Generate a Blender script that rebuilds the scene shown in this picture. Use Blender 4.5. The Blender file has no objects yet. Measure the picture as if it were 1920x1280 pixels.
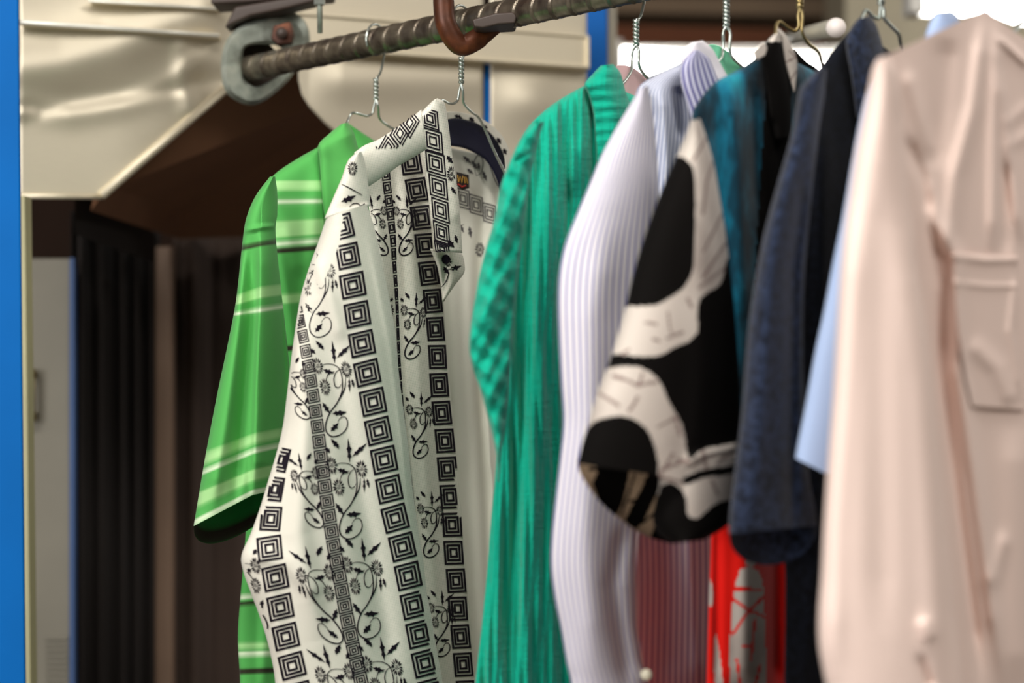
import bpy, math, random
import numpy as np
from mathutils import Vector
random.seed(7); rng = np.random.RandomState(5)
scene = bpy.context.scene
COL = scene.collection
F = 70.0/36.0*1920.0                       # focal length in pixels of the 1920 frame

def W(px, py, Y):                          # a point of the place seen at (px, py), Y metres away
    return Vector(((px-960)/F*Y, Y, (640-py)/F*Y))

# ------------------------------------------------------------------ rail line and garment planes
RD = (-.616, .788)
def rail_t(px):
    k = (px-960)/F
    return (-.048 - k*1.9)/(.616+.788*k)
def rail_pt(px, z=.303):
    t = rail_t(px)
    return Vector((-.048+RD[0]*t, 1.9+RD[1]*t, z))
def rail_px_y(t):
    return Vector((-.048+RD[0]*t, 1.9+RD[1]*t, .303))
CU, SU = .53, .848
def gplane(hook):
    h = rail_pt(hook)
    def g(px):
        k = (np.asarray(px, float)-960)/F
        s = (k*h.y-h.x)/(CU-SU*k)
        return h.y+SU*s
    return g

# ------------------------------------------------------------------ materials
def srgb(r, g, b):
    f = lambda c: (c/12.92 if c <= .04045 else ((c+.055)/1.055)**2.4)
    return (f(r/255), f(g/255), f(b/255), 1)
class NT:
    def __init__(s, name):
        s.m = bpy.data.materials.new(name); s.m.use_nodes = True
        s.t = s.m.node_tree; s.b = s.t.nodes['Principled BSDF']
    def n(s, ty, **kw):
        nd = s.t.nodes.new(ty)
        for k, v in kw.items():
            if k in nd.inputs: nd.inputs[k].default_value = v
            else: setattr(nd, k, v)
        return nd
    def l(s, a, b): s.t.links.new(a, b)
    def coord(s, kind='Object', scale=(1, 1, 1), rot=(0, 0, 0)):
        c = s.n('ShaderNodeTexCoord'); mp = s.n('ShaderNodeMapping')
        mp.inputs['Scale'].default_value = scale; mp.inputs['Rotation'].default_value = rot
        s.l(c.outputs[kind], mp.inputs['Vector']); return mp.outputs[0]
    def noise(s, vec, scale, detail=3, rough=.5):
        n = s.n('ShaderNodeTexNoise'); n.inputs['Scale'].default_value = scale
        n.inputs['Detail'].default_value = detail; n.inputs['Roughness'].default_value = rough
        s.l(vec, n.inputs['Vector']); return n.outputs['Fac']
    def ramp(s, fac, stops, interp='LINEAR'):
        r = s.n('ShaderNodeValToRGB'); cr = r.color_ramp; cr.interpolation = interp
        while len(cr.elements) < len(stops): cr.elements.new(.5)
        for e, (p, c) in zip(cr.elements, sorted(stops, key=lambda q: q[0])): e.position = p; e.color = c
        s.l(fac, r.inputs[0]); return r.outputs[0]
    def mixc(s, fac, a, b, mode='MIX'):
        m = s.n('ShaderNodeMix'); m.data_type = 'RGBA'; m.blend_type = mode
        for inp, v in ((m.inputs[0], fac), (m.inputs[6], a), (m.inputs[7], b)):
            if hasattr(v, 'is_output') or hasattr(v, 'links'): s.l(v, inp)
            else: inp.default_value = v
        return m.outputs[2]
    def math(s, op, a, b=0.):
        m = s.n('ShaderNodeMath'); m.operation = op
        for inp, v in ((m.inputs[0], a), (m.inputs[1], b)):
            if hasattr(v, 'links'): s.l(v, inp)
            else: inp.default_value = v
        return m.outputs[0]
    def bump(s, h, strength=.3, dist=.001, normal=None):
        b = s.n('ShaderNodeBump'); b.inputs['Strength'].default_value = strength; b.inputs['Distance'].default_value = dist
        s.l(h, b.inputs['Height'])
        if normal is not None: s.l(normal, b.inputs['Normal'])
        s.l(b.outputs[0], s.b.inputs['Normal']); return b.outputs[0]
    def base(s, c):
        if hasattr(c, 'links'): s.l(c, s.b.inputs['Base Color'])
        else: s.b.inputs['Base Color'].default_value = c
    def set(s, **kw):
        for k, v in kw.items(): s.b.inputs[k.replace('_', ' ')].default_value = v
        return s
def simple(name, col, rough=.6, metal=0, bump=None, spec=.5):
    t = NT(name); t.set(Roughness=rough, Metallic=metal)
    v = t.coord()
    f = t.noise(v, 9, 4)
    dk = tuple(c*.82 for c in col[:3])+(1,)
    t.base(t.mixc(f, dk, tuple(min(1, c*1.12) for c in col[:3])+(1,)))
    if bump: t.bump(t.noise(v, bump[0], 3), bump[1], .002)
    t.b.inputs['Specular IOR Level'].default_value = spec
    return t.m
def cloth(name, col=None, colfn=None, rough=.85, weave=900, wst=.25, sheen=.15, trans=.0):
    t = NT(name); t.set(Roughness=rough); t.b.inputs['Specular IOR Level'].default_value = .12
    t.b.inputs['Sheen Weight'].default_value = sheen
    v = t.coord()
    if colfn: t.base(colfn(t, v))
    else: t.base(col)
    if wst: t.bump(t.noise(v, weave, 2), wst, .0008)
    return t.m

# ------------------------------------------------------------------ object helpers
def link(o): COL.objects.link(o); return o
def mesh_obj(name, V, Fc, mats, parent=None, smooth=True, mi=None, uvs=None):
    me = bpy.data.meshes.new(name)
    me.from_pydata([tuple(v) for v in V], [], [tuple(f) for f in Fc])
    if not isinstance(mats, (list, tuple)): mats = [mats]
    for m in mats: me.materials.append(m)
    if mi is not None: me.polygons.foreach_set('material_index', np.asarray(mi, dtype=np.int32))
    if smooth is True: me.polygons.foreach_set('use_smooth', np.ones(len(Fc), dtype=bool))
    if uvs is not None:
        vi = np.zeros(len(me.loops), dtype=np.int32); me.loops.foreach_get('vertex_index', vi)
        for nm, uv in uvs.items():
            l = me.uv_layers.new(name=nm); l.data.foreach_set('uv', np.asarray(uv, dtype=np.float32)[vi].ravel())
    me.update()
    o = link(bpy.data.objects.new(name, me))
    if parent is not None:
        o.parent = parent; o.matrix_parent_inverse = parent_inv(parent)
    return o
def parent_inv(p):
    from mathutils import Matrix
    return Matrix.Translation(Vector(tuple(p.get('_wp', (0, 0, 0))))).inverted()
def thing(name, label, cat, loc, group=None, parent=None):
    o = link(bpy.data.objects.new(name, None)); o.location = loc; o.empty_display_size = .05
    o['_wp'] = tuple(loc)
    o['label'] = label; o['category'] = cat
    if group: o['group'] = group
    return o
def tag(o, label, cat, group=None):
    o['label'] = label; o['category'] = cat
    if group: o['group'] = group
    return o
def struct(name, V, Fc, m, **kw):
    o = mesh_obj(name, V, Fc, m, smooth=False, **kw); o['kind'] = 'structure'; return o

class MB:                                   # collects simple solids for one mesh
    def __init__(s): s.V = []; s.F = []
    def add(s, V, Fc):
        b = len(s.V); s.V += [Vector(v) for v in V]; s.F += [[i+b for i in f] for f in Fc]; return s
    def box(s, c, h, R=None):
        V = []
        for x in (-1, 1):
            for y in (-1, 1):
                for z in (-1, 1):
                    p = Vector((x*h[0], y*h[1], z*h[2]))
                    if R is not None: p = R @ p
                    V.append(Vector(c)+p)
        return s.add(V, [(0, 1, 3, 2), (4, 6, 7, 5), (0, 4, 5, 1), (2, 3, 7, 6), (0, 2, 6, 4), (1, 5, 7, 3)])
    def prism(s, front, off):               # polygon (world points) pushed by off
        n = len(front); V = [Vector(p) for p in front]+[Vector(p)+Vector(off) for p in front]
        Fc = [list(range(n)), list(range(2*n-1, n-1, -1))]
        Fc += [[i, i+n, (i+1) % n+n, (i+1) % n] for i in range(n)]
        return s.add(V, Fc)
    def tube(s, pts, r, n=10, caps=True):
        pts = [Vector(p) for p in pts]; rr = r if isinstance(r, (list, tuple)) else [r]*len(pts)
        V = []; prev = None
        for i, p in enumerate(pts):
            d = (pts[min(i+1, len(pts)-1)]-pts[max(i-1, 0)]).normalized()
            if prev is None:
                a = Vector((0, 0, 1)) if abs(d.z) < .9 else Vector((1, 0, 0))
                u = d.cross(a).normalized()
            else:
                u = (prev-d*prev.dot(d)).normalized()
            prev = u; w = d.cross(u)
            V += [p+(u*math.cos(2*math.pi*k/n)+w*math.sin(2*math.pi*k/n))*rr[i] for k in range(n)]
        Fc = []
        for i in range(len(pts)-1):
            for k in range(n):
                Fc.append([i*n+k, i*n+(k+1) % n, (i+1)*n+(k+1) % n, (i+1)*n+k])
        if caps: Fc += [list(range(n-1, -1, -1)), list(range((len(pts)-1)*n, len(pts)*n))]
        return s.add(V, Fc)
    def build(s, name, m, parent=None, smooth=False, bevel=0):
        o = mesh_obj(name, s.V, s.F, m, parent, smooth)
        if bevel:
            b = o.modifiers.new('bevel', 'BEVEL'); b.width = bevel; b.segments = 3; b.limit_method = 'ANGLE'
            o.data.polygons.foreach_set('use_smooth', np.ones(len(s.F), dtype=bool))
            w = o.modifiers.new('wn', 'WEIGHTED_NORMAL'); w.keep_sharp = True
        return o

def cr(pts, n):                             # Catmull-Rom through pts, n+1 samples (works for 2D/3D tuples)
    P = np.array(pts, float); m = len(P)-1
    if m < 1: return np.repeat(P, n+1, 0)
    E = np.vstack([2*P[0]-P[1], P, 2*P[-1]-P[-2]])
    t = np.linspace(0, m, n+1); i = np.minimum(t.astype(int), m-1); u = (t-i)[:, None]
    a, b, c, d = E[i], E[i+1], E[i+2], E[i+3]
    return .5*(2*b+(c-a)*u+(2*a-5*b+4*c-d)*u**2+(3*b-3*c+d-a)*u**3)

def seg_dist(X, Y, pts):                    # signed-ish distance of arrays to a polyline
    best = np.full(X.shape, 1e9); sg = np.zeros(X.shape); par = np.zeros(X.shape)
    P = np.array(pts, float); L = 0; tot = np.sum(np.hypot(*(P[1:]-P[:-1]).T))
    for a, b in zip(P[:-1], P[1:]):
        d = b-a; l2 = d@d; t = np.clip(((X-a[0])*d[0]+(Y-a[1])*d[1])/l2, 0, 1)
        dx = X-a[0]-t*d[0]; dy = Y-a[1]-t*d[1]; r = np.hypot(dx, dy)
        s = np.sign(d[0]*dy-d[1]*dx); k = r < best
        best = np.where(k, r, best); sg = np.where(k, s, sg)
        par = np.where(k, (L+t*math.sqrt(l2))/tot, par); L += math.sqrt(l2)
    return best, sg, par

def pip(X, Y, poly):
    ins = np.zeros(X.shape, bool); n = len(poly)
    for i in range(n):
        x0, y0 = poly[i]; x1, y1 = poly[(i+1) % n]
        if y0 == y1: continue
        c = ((y0 > Y) != (y1 > Y)) & (X < (x1-x0)*(Y-y0)/(y1-y0)+x0); ins ^= c
    return ins
def smooth_poly(poly, n=6):
    p = list(poly); return [tuple(q) for q in cr(p+[p[0]], n*len(p))[:-1]]

class Part:
    """One piece of cloth between a left and a right edge curve, hung in real depth."""
    def __init__(s, L, R, plane, bulge=0., back=None, M=None, fm=.5, folds=(), waves=(), nu=40, nv=90,
                 backsag=0., pw=.5, bfold=.4, topfold=None, vfn=None):
        s.L = cr(L, nv); s.R = cr(R, nv); s.M = cr(M, nv) if M else None; s.fm = fm
        s.plane = plane; s.bulge = bulge; s.back = back; s.folds = folds; s.waves = waves
        s.nu = nu; s.nv = nv; s.backsag = backsag; s.pw = pw; s.bfold = bfold; s.vfn = vfn
    def h(s, f): return np.clip(4*f*(1-f), 0, 1)**s.pw
    def relief(s, X, Y):
        d = np.zeros(np.shape(X))
        for fo in s.folds:
            pts, wl, wr, amp = fo[:4]; fade = fo[4] if len(fo) > 4 else 1
            dist, sg, par = seg_dist(X, Y, pts); w = np.where(sg > 0, wl, wr)
            e = np.exp(-(dist/w)**2)
            if fade: e = e*np.clip(np.minimum(par/.15+.15, (1-par)/.15+.15), 0, 1)
            d += amp*e
        for (fx, fy, ph, amp) in s.waves:
            d += amp*np.sin(X*fx+Y*fy+ph+.8*np.sin(Y*.011+ph))
        return d
    def depth(s, X, Y, f):
        edge = np.clip(4*f*(1-f)*6, 0, 1) if s.back != 'sheet' else 1
        return s.plane(X)-s.bulge*s.h(f)-s.relief(X, Y)*edge
    def row_px(s, f):
        f = f[None, :]
        if s.M is None:
            X = s.L[:, :1]*(1-f)+s.R[:, :1]*f; Y = s.L[:, 1:]*(1-f)+s.R[:, 1:]*f
        else:
            a = np.clip(f/s.fm, 0, 1); b = np.clip((f-s.fm)/(1-s.fm), 0, 1)
            lo = f <= s.fm
            X = np.where(lo, s.L[:, :1]*(1-a)+s.M[:, :1]*a, s.M[:, :1]*(1-b)+s.R[:, :1]*b)
            Y = np.where(lo, s.L[:, 1:]*(1-a)+s.M[:, 1:]*a, s.M[:, 1:]*(1-b)+s.R[:, 1:]*b)
        return X, Y
    def depth_at(s, x, y):                  # front surface under a pixel position (vertical-ish parts)
        o = np.argsort(s.L[:, 1]); xl = np.interp(y, s.L[o, 1], s.L[o, 0])
        o = np.argsort(s.R[:, 1]); xr = np.interp(y, s.R[o, 1], s.R[o, 0])
        f = (x-xl)/np.maximum(xr-xl, 1e-3)
        return s.depth(x, y, np.clip(f, 0, 1)), f
    def build(s, name, mats, parent, facemat=None, ink=None, inkmat=1):
        g = np.linspace(0, 1, s.nu+1); f = .5*g+.5*(1-np.cos(math.pi*g))/2 if s.back != 'sheet' else g
        X, Y = s.row_px(f); Fm = np.repeat(f[None, :], s.nv+1, 0)
        D = s.depth(X, Y, Fm)
        t = np.linspace(0, 1, s.nv+1)[:, None]
        Vv = s.vfn(X, Y) if s.vfn else np.repeat(s.R[:, 1:]/1280., s.nu+1, 1)
        def pack(X, Y, D): return np.stack([(X-960)/F*D, D, (640-Y)/F*D], -1).reshape(-1, 3)
        V = [pack(X, Y, D)]; nU = s.nu+1; N = nU*(s.nv+1)
        idx = np.arange(N).reshape(s.nv+1, nU)
        def quads(ix, flip=False):
            q = np.stack([ix[:-1, :-1], ix[1:, :-1], ix[1:, 1:], ix[:-1, 1:]], -1).reshape(-1, 4)
            return q[:, ::-1] if flip else q
        Fc = [quads(idx)]; uvp = [np.stack([X.ravel()/1000, 1-Y.ravel()/1000], -1)]
        uvf = [np.stack([Fm.ravel(), Vv.ravel()], -1)]
        mi = np.zeros(len(Fc[0]), int)
        if facemat is not None:
            cx = (X[:-1, :-1]+X[1:, 1:])/2; cy = (Y[:-1, :-1]+Y[1:, 1:])/2
            mi = facemat(cx.ravel(), cy.ravel()); mi0 = mi
        if s.back == 'sheet' or s.back is None:
            th = .0014
            V.append(pack(X, Y, D+th)); i2 = idx+N; Fc.append(quads(i2, True))
            b = list(idx[0, :])+list(idx[1:, -1])+list(idx[-1, -2::-1])+list(idx[-2:0:-1, 0])
            b = np.array(b); bn = np.roll(b, -1)
            Fc.append(np.stack([b, bn, bn+N, b+N], -1))
            uvp.append(uvp[0]); uvf.append(uvf[0])
            mi = np.concatenate([mi, mi, np.zeros(len(b), int)])
        else:
            kx = (X-X[:, :1])
            Yb = Y+s.backsag*s.h(Fm)*t**6
            Db = s.plane(X)+s.back*s.h(Fm)-s.bfold*s.relief(X, Y)*np.clip(4*Fm*(1-Fm)*6, 0, 1)
            inner = pack(X, Yb, Db).reshape(s.nv+1, nU, 3)[:, 1:-1]
            i2 = np.empty((s.nv+1, nU), int); i2[:, 0] = idx[:, 0]; i2[:, -1] = idx[:, -1]
            i2[:, 1:-1] = N+np.arange((s.nv+1)*(nU-2)).reshape(s.nv+1, nU-2)
            V.append(inner.reshape(-1, 3)); Fc.append(quads(i2, True))
            uvp.append(np.stack([X[:, 1:-1].ravel()/1000, 1-Yb[:, 1:-1].ravel()/1000], -1))
            uvf.append(np.stack([Fm[:, 1:-1].ravel(), Vv[:, 1:-1].ravel()], -1))
            if facemat is not None:
                cyb = (Yb[:-1, :-1]+Yb[1:, 1:])/2; mi = np.concatenate([mi, facemat(cx.ravel(), cyb.ravel(), True) if facemat.__code__.co_argcount > 2 else mi0])
            else: mi = np.concatenate([mi, mi])
        V = np.concatenate(V); Fl = [list(map(int, q)) for q in np.concatenate(Fc)]
        UP = np.concatenate(uvp); UF = np.concatenate(uvf)
        mil = list(map(int, mi))
        if ink is not None and ink.F:
            P = np.array(ink.P)
            if ink.near:
                Gx, Gy, Gd, Gf = X.ravel(), Y.ravel(), D.ravel(), Fm.ravel()
                nn = np.array([np.argsort((Gx-p[0])**2+(Gy-p[1])**2)[:4] for p in P])
                r2 = (Gx[nn]-P[:, :1])**2+(Gy[nn]-P[:, 1:])**2; wt = 1/(r2+.2); wt /= wt.sum(1, keepdims=True)
                dp = (Gd[nn]*wt).sum(1); fr = (Gf[nn]*wt).sum(1)
                fr = np.where(r2[:, 0] > ink.near**2, -9, fr)
            else: dp, fr = s.depth_at(P[:, 0], P[:, 1])
            o = np.argsort(s.L[:, 1]); top = max(min(s.L[0, 1], s.R[0, 1]), -1e9)
            ok = (fr > ink.fmin) & (fr < ink.fmax) & (P[:, 1] > top+ink.top) & (P[:, 1] < max(s.L[-1, 1], s.R[-1, 1]))
            dp = dp-.0007-.0012*(1-np.clip(fr*(1-fr)*12, 0, 1))
            IV = np.stack([(P[:, 0]-960)/F*dp, dp, (640-P[:, 1])/F*dp], -1)
            b = len(V); V = np.concatenate([V, IV])
            UP = np.concatenate([UP, P/1000]); UF = np.concatenate([UF, P/1000])
            for q in ink.F:
                if all(ok[i] for i in q): Fl.append([i+b for i in q]); mil.append(inkmat)
        return mesh_obj(name, V, Fl, mats, parent, True, mil, {'UVMap': UF, 'cloth': UP})

class Ink:
    def __init__(s, fmin=.015, fmax=.985, top=2, near=0): s.near = near; s.P = []; s.F = []; s.fmin = fmin; s.fmax = fmax; s.top = top
    def ribbon(s, pts, w, taper=False, step=5):
        pts = [np.array(p, float) for p in pts]; out = []
        for a, b in zip(pts[:-1], pts[1:]):
            k = max(1, int(np.hypot(*(b-a))/step))
            out += [a+(b-a)*i/k for i in range(k)]
        out.append(pts[-1]); n = len(out); base = len(s.P)
        for i, p in enumerate(out):
            d = out[min(i+1, n-1)]-out[max(i-1, 0)]; d = d/(np.hypot(*d)+1e-9); nn = np.array([-d[1], d[0]])
            ww = w*(.35+.65*math.sin(math.pi*(i+.5)/n)) if taper else w
            s.P += [tuple(p+nn*ww/2), tuple(p-nn*ww/2)]
        for i in range(n-1): s.F.append([base+2*i, base+2*i+1, base+2*i+3, base+2*i+2])
    def curve(s, pts, w, taper=True): s.ribbon(cr(pts, 5*(len(pts)-1)), w, taper, 6)
    def poly(s, pts):
        b = len(s.P); c = np.mean(np.array(pts, float), 0); s.P += [tuple(c)]+[tuple(p) for p in pts]; n = len(pts)
        for i in range(n): s.F.append([b, b+1+i, b+1+(i+1) % n])
    def square(s, c, ax, ay, w=3.0, rings=(1, .68, .36)):
        c = np.array(c, float); ax = np.array(ax, float); ay = np.array(ay, float)
        for r in rings:
            q = [c-ax*r-ay*r, c+ax*r-ay*r, c+ax*r+ay*r, c-ax*r+ay*r]
            sc = 1 if r == rings[0] else 1.0
            lx = w/2/np.hypot(*ax); ly = w/2/np.hypot(*ay)
            ro = r+0*lx
            qo = [c-ax*(r+lx)-ay*(r+ly), c+ax*(r+lx)-ay*(r+ly), c+ax*(r+lx)+ay*(r+ly), c-ax*(r+lx)+ay*(r+ly)]
            qi = [c-ax*(r-lx)-ay*(r-ly), c+ax*(r-lx)-ay*(r-ly), c+ax*(r-lx)+ay*(r-ly), c-ax*(r-lx)+ay*(r-ly)]
            for k in range(4):
                o0, o1, i0, i1 = qo[k], qo[(k+1) % 4], qi[k], qi[(k+1) % 4]; m = 6; b = len(s.P)
                for j in range(m+1):
                    t = j/m; s.P += [tuple(o0+(o1-o0)*t), tuple(i0+(i1-i0)*t)]
                for j in range(m): s.F.append([b+2*j, b+2*j+1, b+2*j+3, b+2*j+2])
    def flower(s, c, T, r=8.5, seed=0):
        r_ = random.Random(seed); n = 16; cx, cy = c
        for k in range(n):
            a = 2*math.pi*k/n+r_.uniform(-.07, .07); r0 = r*.4; r1 = r*r_.uniform(.92, 1.12); wd = .14
            pts = [(r0, a-.07), (r*.74, a-wd), (r1, a), (r*.74, a+wd), (r0, a+.07)]
            s.poly([T(cx+q*math.cos(b)*.8, cy+q*math.sin(b)*1.25) for q, b in pts])
        for k in range(11):
            a = k*2.4; q = r*.34*math.sqrt((k+.5)/11)
            s.poly([T(cx+q*math.cos(a)*.8+dx, cy+q*math.sin(a)+dy) for dx, dy in ((-.8, -.8), (.8, -.7), (.75, .8), (-.75, .75))])
    def leaf(s, a, b, T, w=3.2):            # jagged leaf from a to b
        a = np.array(a, float); b = np.array(b, float); d = b-a; n = np.array([-d[1], d[0]])/(np.hypot(*d)+1e-9)
        prof = [(0, .1), (.18, .5), (.24, 1.25), (.36, .7), (.5, 1.0), (.56, 1.6), (.66, .7), (.85, .4), (1, 0)]
        up = [a+d*t+n*w*h for t, h in prof]; dn = [a+d*(t*.96)-n*w*h*.8 for t, h in prof[-2::-1]]
        s.poly([T(*p) for p in up+dn])
    def motif(s, T, seed=0):
        z = 1/3.37
        def q(x, y): y = y-465; x = x-(170+(y+465)/6.0); return (x*z, y*z)
        C = lambda pts, w: s.curve([T(*q(*p)) for p in pts], w)
        C([(328, 457), (370, 450), (415, 458), (450, 490), (465, 560), (462, 640), (430, 715), (390, 770), (364, 840), (368, 900), (405, 932), (455, 925), (495, 890), (507, 845), (492, 806), (462, 806), (440, 836)], 2.5)
        C([(487, 545), (482, 610), (450, 680), (395, 765)], 2.4)
        C([(462, 480), (425, 505), (410, 550), (420, 600), (445, 606), (462, 580)], 1.9)
        C([(415, 500), (375, 515), (357, 560)], 1.8)
        for p, i in (((303, 466), 1), ((492, 488), 2), ((352, 604), 3)): s.flower(q(*p), T, 14, seed+i)
        for a, b, w in (((415, 445), (398, 292), 2.6), ((432, 408), (520, 322), 2.6), ((290, 295), (345, 362), 2.4), ((255, 350), (290, 385), 3),
                        ((340, 490), (412, 512), 3.2), ((335, 706), (392, 785), 3.0), ((405, 780), (500, 770), 3.4), ((398, 898), (448, 840), 3.2),
                        ((512, 545), (515, 640), 1.6), ((530, 550), (545, 610), 1.8), ((345, 350), (300, 300), 1.8)):
            s.leaf(q(*a), q(*b), T, w*1.35)

def arc_walk(guide, pitch_fn, start=0):
    P = cr(guide, 60*(len(guide)-1)); d = np.hypot(*(P[1:]-P[:-1]).T); S = np.concatenate([[0], np.cumsum(d)])
    out = []; sv = start
    while sv < S[-1]:
        x = np.interp(sv, S, P[:, 0]); y = np.interp(sv, S, P[:, 1])
        x2 = np.interp(sv+2, S, P[:, 0]); y2 = np.interp(sv+2, S, P[:, 1]); x1 = np.interp(sv-2, S, P[:, 0]); y1 = np.interp(sv-2, S, P[:, 1])
        t = np.array([x2-x1, y2-y1]); t = t/np.hypot(*t); out.append((np.array([x, y]), t)); sv += pitch_fn(y)
    return out
def col_squares(ink, guide, size_fn, pitch_fn, w_fn, start=0, rings=(1, .68, .36), shear=-.06, asp=1.0):
    for c, t in arc_walk(guide, pitch_fn, start):
        h = size_fn(c[1])/2; n = np.array([-t[1], t[0]])*-1
        n = n if n[0] > 0 else -n
        wx = w_fn(c[1])/2
        ink.square(c, n*wx+np.array([0, shear*wx]), t*h, 4.0 if h > 15 else 2.4, rings)
def col_vines(ink, guide, side, first, period, last, sc_fn, xo=0):
    G = cr(guide, 60*(len(guide)-1)); y = first; k = 0
    while y < last:
        gx = np.interp(y, G[:, 1], G[:, 0]); sc = sc_fn(y)
        def T(x, yy, gx=gx, y=y, sc=sc):
            Y2 = y+yy*sc; X0 = np.interp(Y2, G[:, 1], G[:, 0]); return (X0+side*(x*sc+xo), Y2-.10*side*x*sc*0)
        ink.motif(T, seed=k*7+int(first)); y += period; k += 1

# ================================================================== materials of the place
M_blue = simple('blue_paint', srgb(0, 98, 178), .6, 0, (60, .04), .12)
def steel(name, col, rough, dent=0):
    t = NT(name); t.set(Roughness=rough, Metallic=.6)
    v = t.coord(); v2 = t.coord(scale=(1, 1, 14))
    br = t.noise(v2, 60, 2)
    t.base(t.mixc(br, tuple(c*.93 for c in col[:3])+(1,), col))
    bn = t.bump(br, .05, .001)
    return t.m
M_steel = steel('brushed_steel', srgb(222, 213, 192), .46)
M_steel2 = steel('brushed_steel_band', srgb(236, 226, 202), .5)
M_highlight = simple('painted_highlight', srgb(248, 244, 232), .3, .3)  # near-white tone standing in for the highlight on the trim edges
M_galv = NT('galvanised_iron'); M_galv.set(Metallic=.6, Roughness=.5)
_v = M_galv.coord(); M_galv.base(M_galv.ramp(M_galv.noise(_v, 45, 4), [(.3, srgb(120, 125, 115)), (.55, srgb(170, 178, 168)), (.75, srgb(200, 205, 192))]))
M_galv.bump(M_galv.noise(_v, 90, 3), .2, .002); M_galv = M_galv.m
def rodmat():
    t = NT('dark_greasy_steel'); t.set(Metallic=.8, Roughness=.32)
    v = t.coord(); f = t.noise(v, 60, 4)
    t.base(t.ramp(f, [(.3, srgb(96, 84, 76)), (.6, srgb(150, 140, 124)), (.8, srgb(176, 166, 150))]))
    t.bump(t.noise(v, 300, 2), .1, .001); return t.m
M_rod = rodmat()
def rustmat():
    t = NT('rusted_iron'); t.set(Metallic=.35, Roughness=.42); v = t.coord(); f = t.noise(v, 35, 5)
    t.base(t.ramp(f, [(.3, srgb(48, 28, 20)), (.55, srgb(92, 50, 30)), (.72, srgb(140, 78, 44))]))
    t.bump(t.noise(v, 160, 3), .2, .001); return t.m
M_rust = rustmat()
M_dark = simple('dark_rubber', srgb(66, 54, 48), .5)
M_zinc = simple('zinc_wire', srgb(205, 214, 208), .28, .9)
M_gold = simple('gold_wire', srgb(190, 170, 120), .3, .9)
M_darkwire = simple('dim_wire', srgb(110, 110, 104), .4, .8)
M_brownwall = simple('brown_board', srgb(44, 32, 26), .9, spec=.1)
M_brownslope = simple('brown_hood', srgb(122, 84, 58), .8)
M_curtain = simple('dark_curtain', srgb(30, 23, 20), .9)
M_strip = simple('brown_strip', srgb(128, 104, 86), .6)
M_greypanel = simple('grey_panel', srgb(128, 124, 112), .6)
M_bluedim = simple('blue_edge', srgb(60, 90, 140), .6)
M_cream = simple('cream_edge', srgb(196, 190, 150), .5)
M_ceil = simple('ceiling_board', srgb(150, 128, 105), .9)
M_beam = simple('red_brown_beam', srgb(120, 72, 48), .9)
M_darkbeam = simple('dark_beam', srgb(46, 36, 30), .9)
M_beige = simple('beige_duct', srgb(214, 204, 178), .8)
M_floor = simple('concrete_floor', srgb(120, 112, 104), .8)
M_wall = simple('shop_wall', srgb(176, 166, 150), .9)
M_wallbrown = simple('dark_wall', srgb(70, 54, 44), .9)
def emit(name, col, st):
    t = NT(name); t.set(Roughness=.5); t.b.inputs['Emission Color'].default_value = col; t.b.inputs['Emission Strength'].default_value = st
    t.base((.9, .9, .9, 1)); return t.m
M_tube = emit('fluorescent_tube', (1, .98, .93, 1), 9)
M_fix = simple('white_fixture', srgb(235, 232, 225), .5)

# ================================================================== room shell
def boxV(x0, x1, y0, y1, z0, z1):
    V = [(x, y, z) for x in (x0, x1) for y in (y0, y1) for z in (z0, z1)]
    return V, [(0, 1, 3, 2), (4, 6, 7, 5), (0, 4, 5, 1), (2, 3, 7, 6), (0, 2, 6, 4), (1, 5, 7, 3)]
ZF, ZC = -1.35, 1.75
struct('floor', *boxV(-5, 6, -4, 9.1, ZF-.1, ZF), M_floor)
struct('ceiling', *boxV(-5, 6, -4, 9.1, ZC, ZC+.1), M_ceil)
struct('wall_back', *boxV(-5, 6, 9, 9.1, ZF, ZC), M_wallbrown)
struct('wall_left', *boxV(-5.1, -5, -4, 9.1, ZF, ZC), M_wall)
struct('wall_right', *boxV(6, 6.1, -4, 9.1, ZF, ZC), M_wall)
struct('wall_front', *boxV(-5, 6, -4.1, -4, ZF, ZC), M_ceil)

def quad_beam(name, pts, th, m, label, cat, group=None):     # pixel outline at depth, pushed back by th
    o = MB().prism([W(*p) for p in pts], (0, th, 0)).build(name, m); tag(o, label, cat, group); return o
quad_beam('roof_beam', [(1120, 45, 6.2), (1700, 62, 6.4), (1700, 98, 6.4), (1120, 86, 6.2)], .3, M_beam, 'blurred red-brown roof beam just above the lower lit fluorescent tube', 'beam')
quad_beam('roof_beam', [(1120, -6, 6.7), (1720, -4, 6.7), (1720, 34, 6.7), (1120, 22, 6.7)], .3, M_ceil, 'pale brown roof beam along the top edge right of the blue post', 'beam')
quad_beam('roof_beam', [(1250, 88, 5.6), (1560, 92, 5.6), (1560, 128, 5.6), (1250, 124, 5.6)], .3, M_darkbeam, 'black roof beam behind the striped and patterned collars', 'beam')
quad_beam('air_duct', [(1590, -500, 5.9), (1960, -520, 5.6), (1960, 125, 5.6), (1585, 95, 5.9)], .4, M_beige, 'blurred beige duct behind the navy and pink collars', 'duct')
quad_beam('roof_beam', [(1880, 92, 5.2), (2000, 92, 5.2), (2000, 300, 5.2), (1880, 300, 5.2)], .3, M_darkbeam, 'dark upright behind the pink shoulder at the right edge', 'beam')

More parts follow.
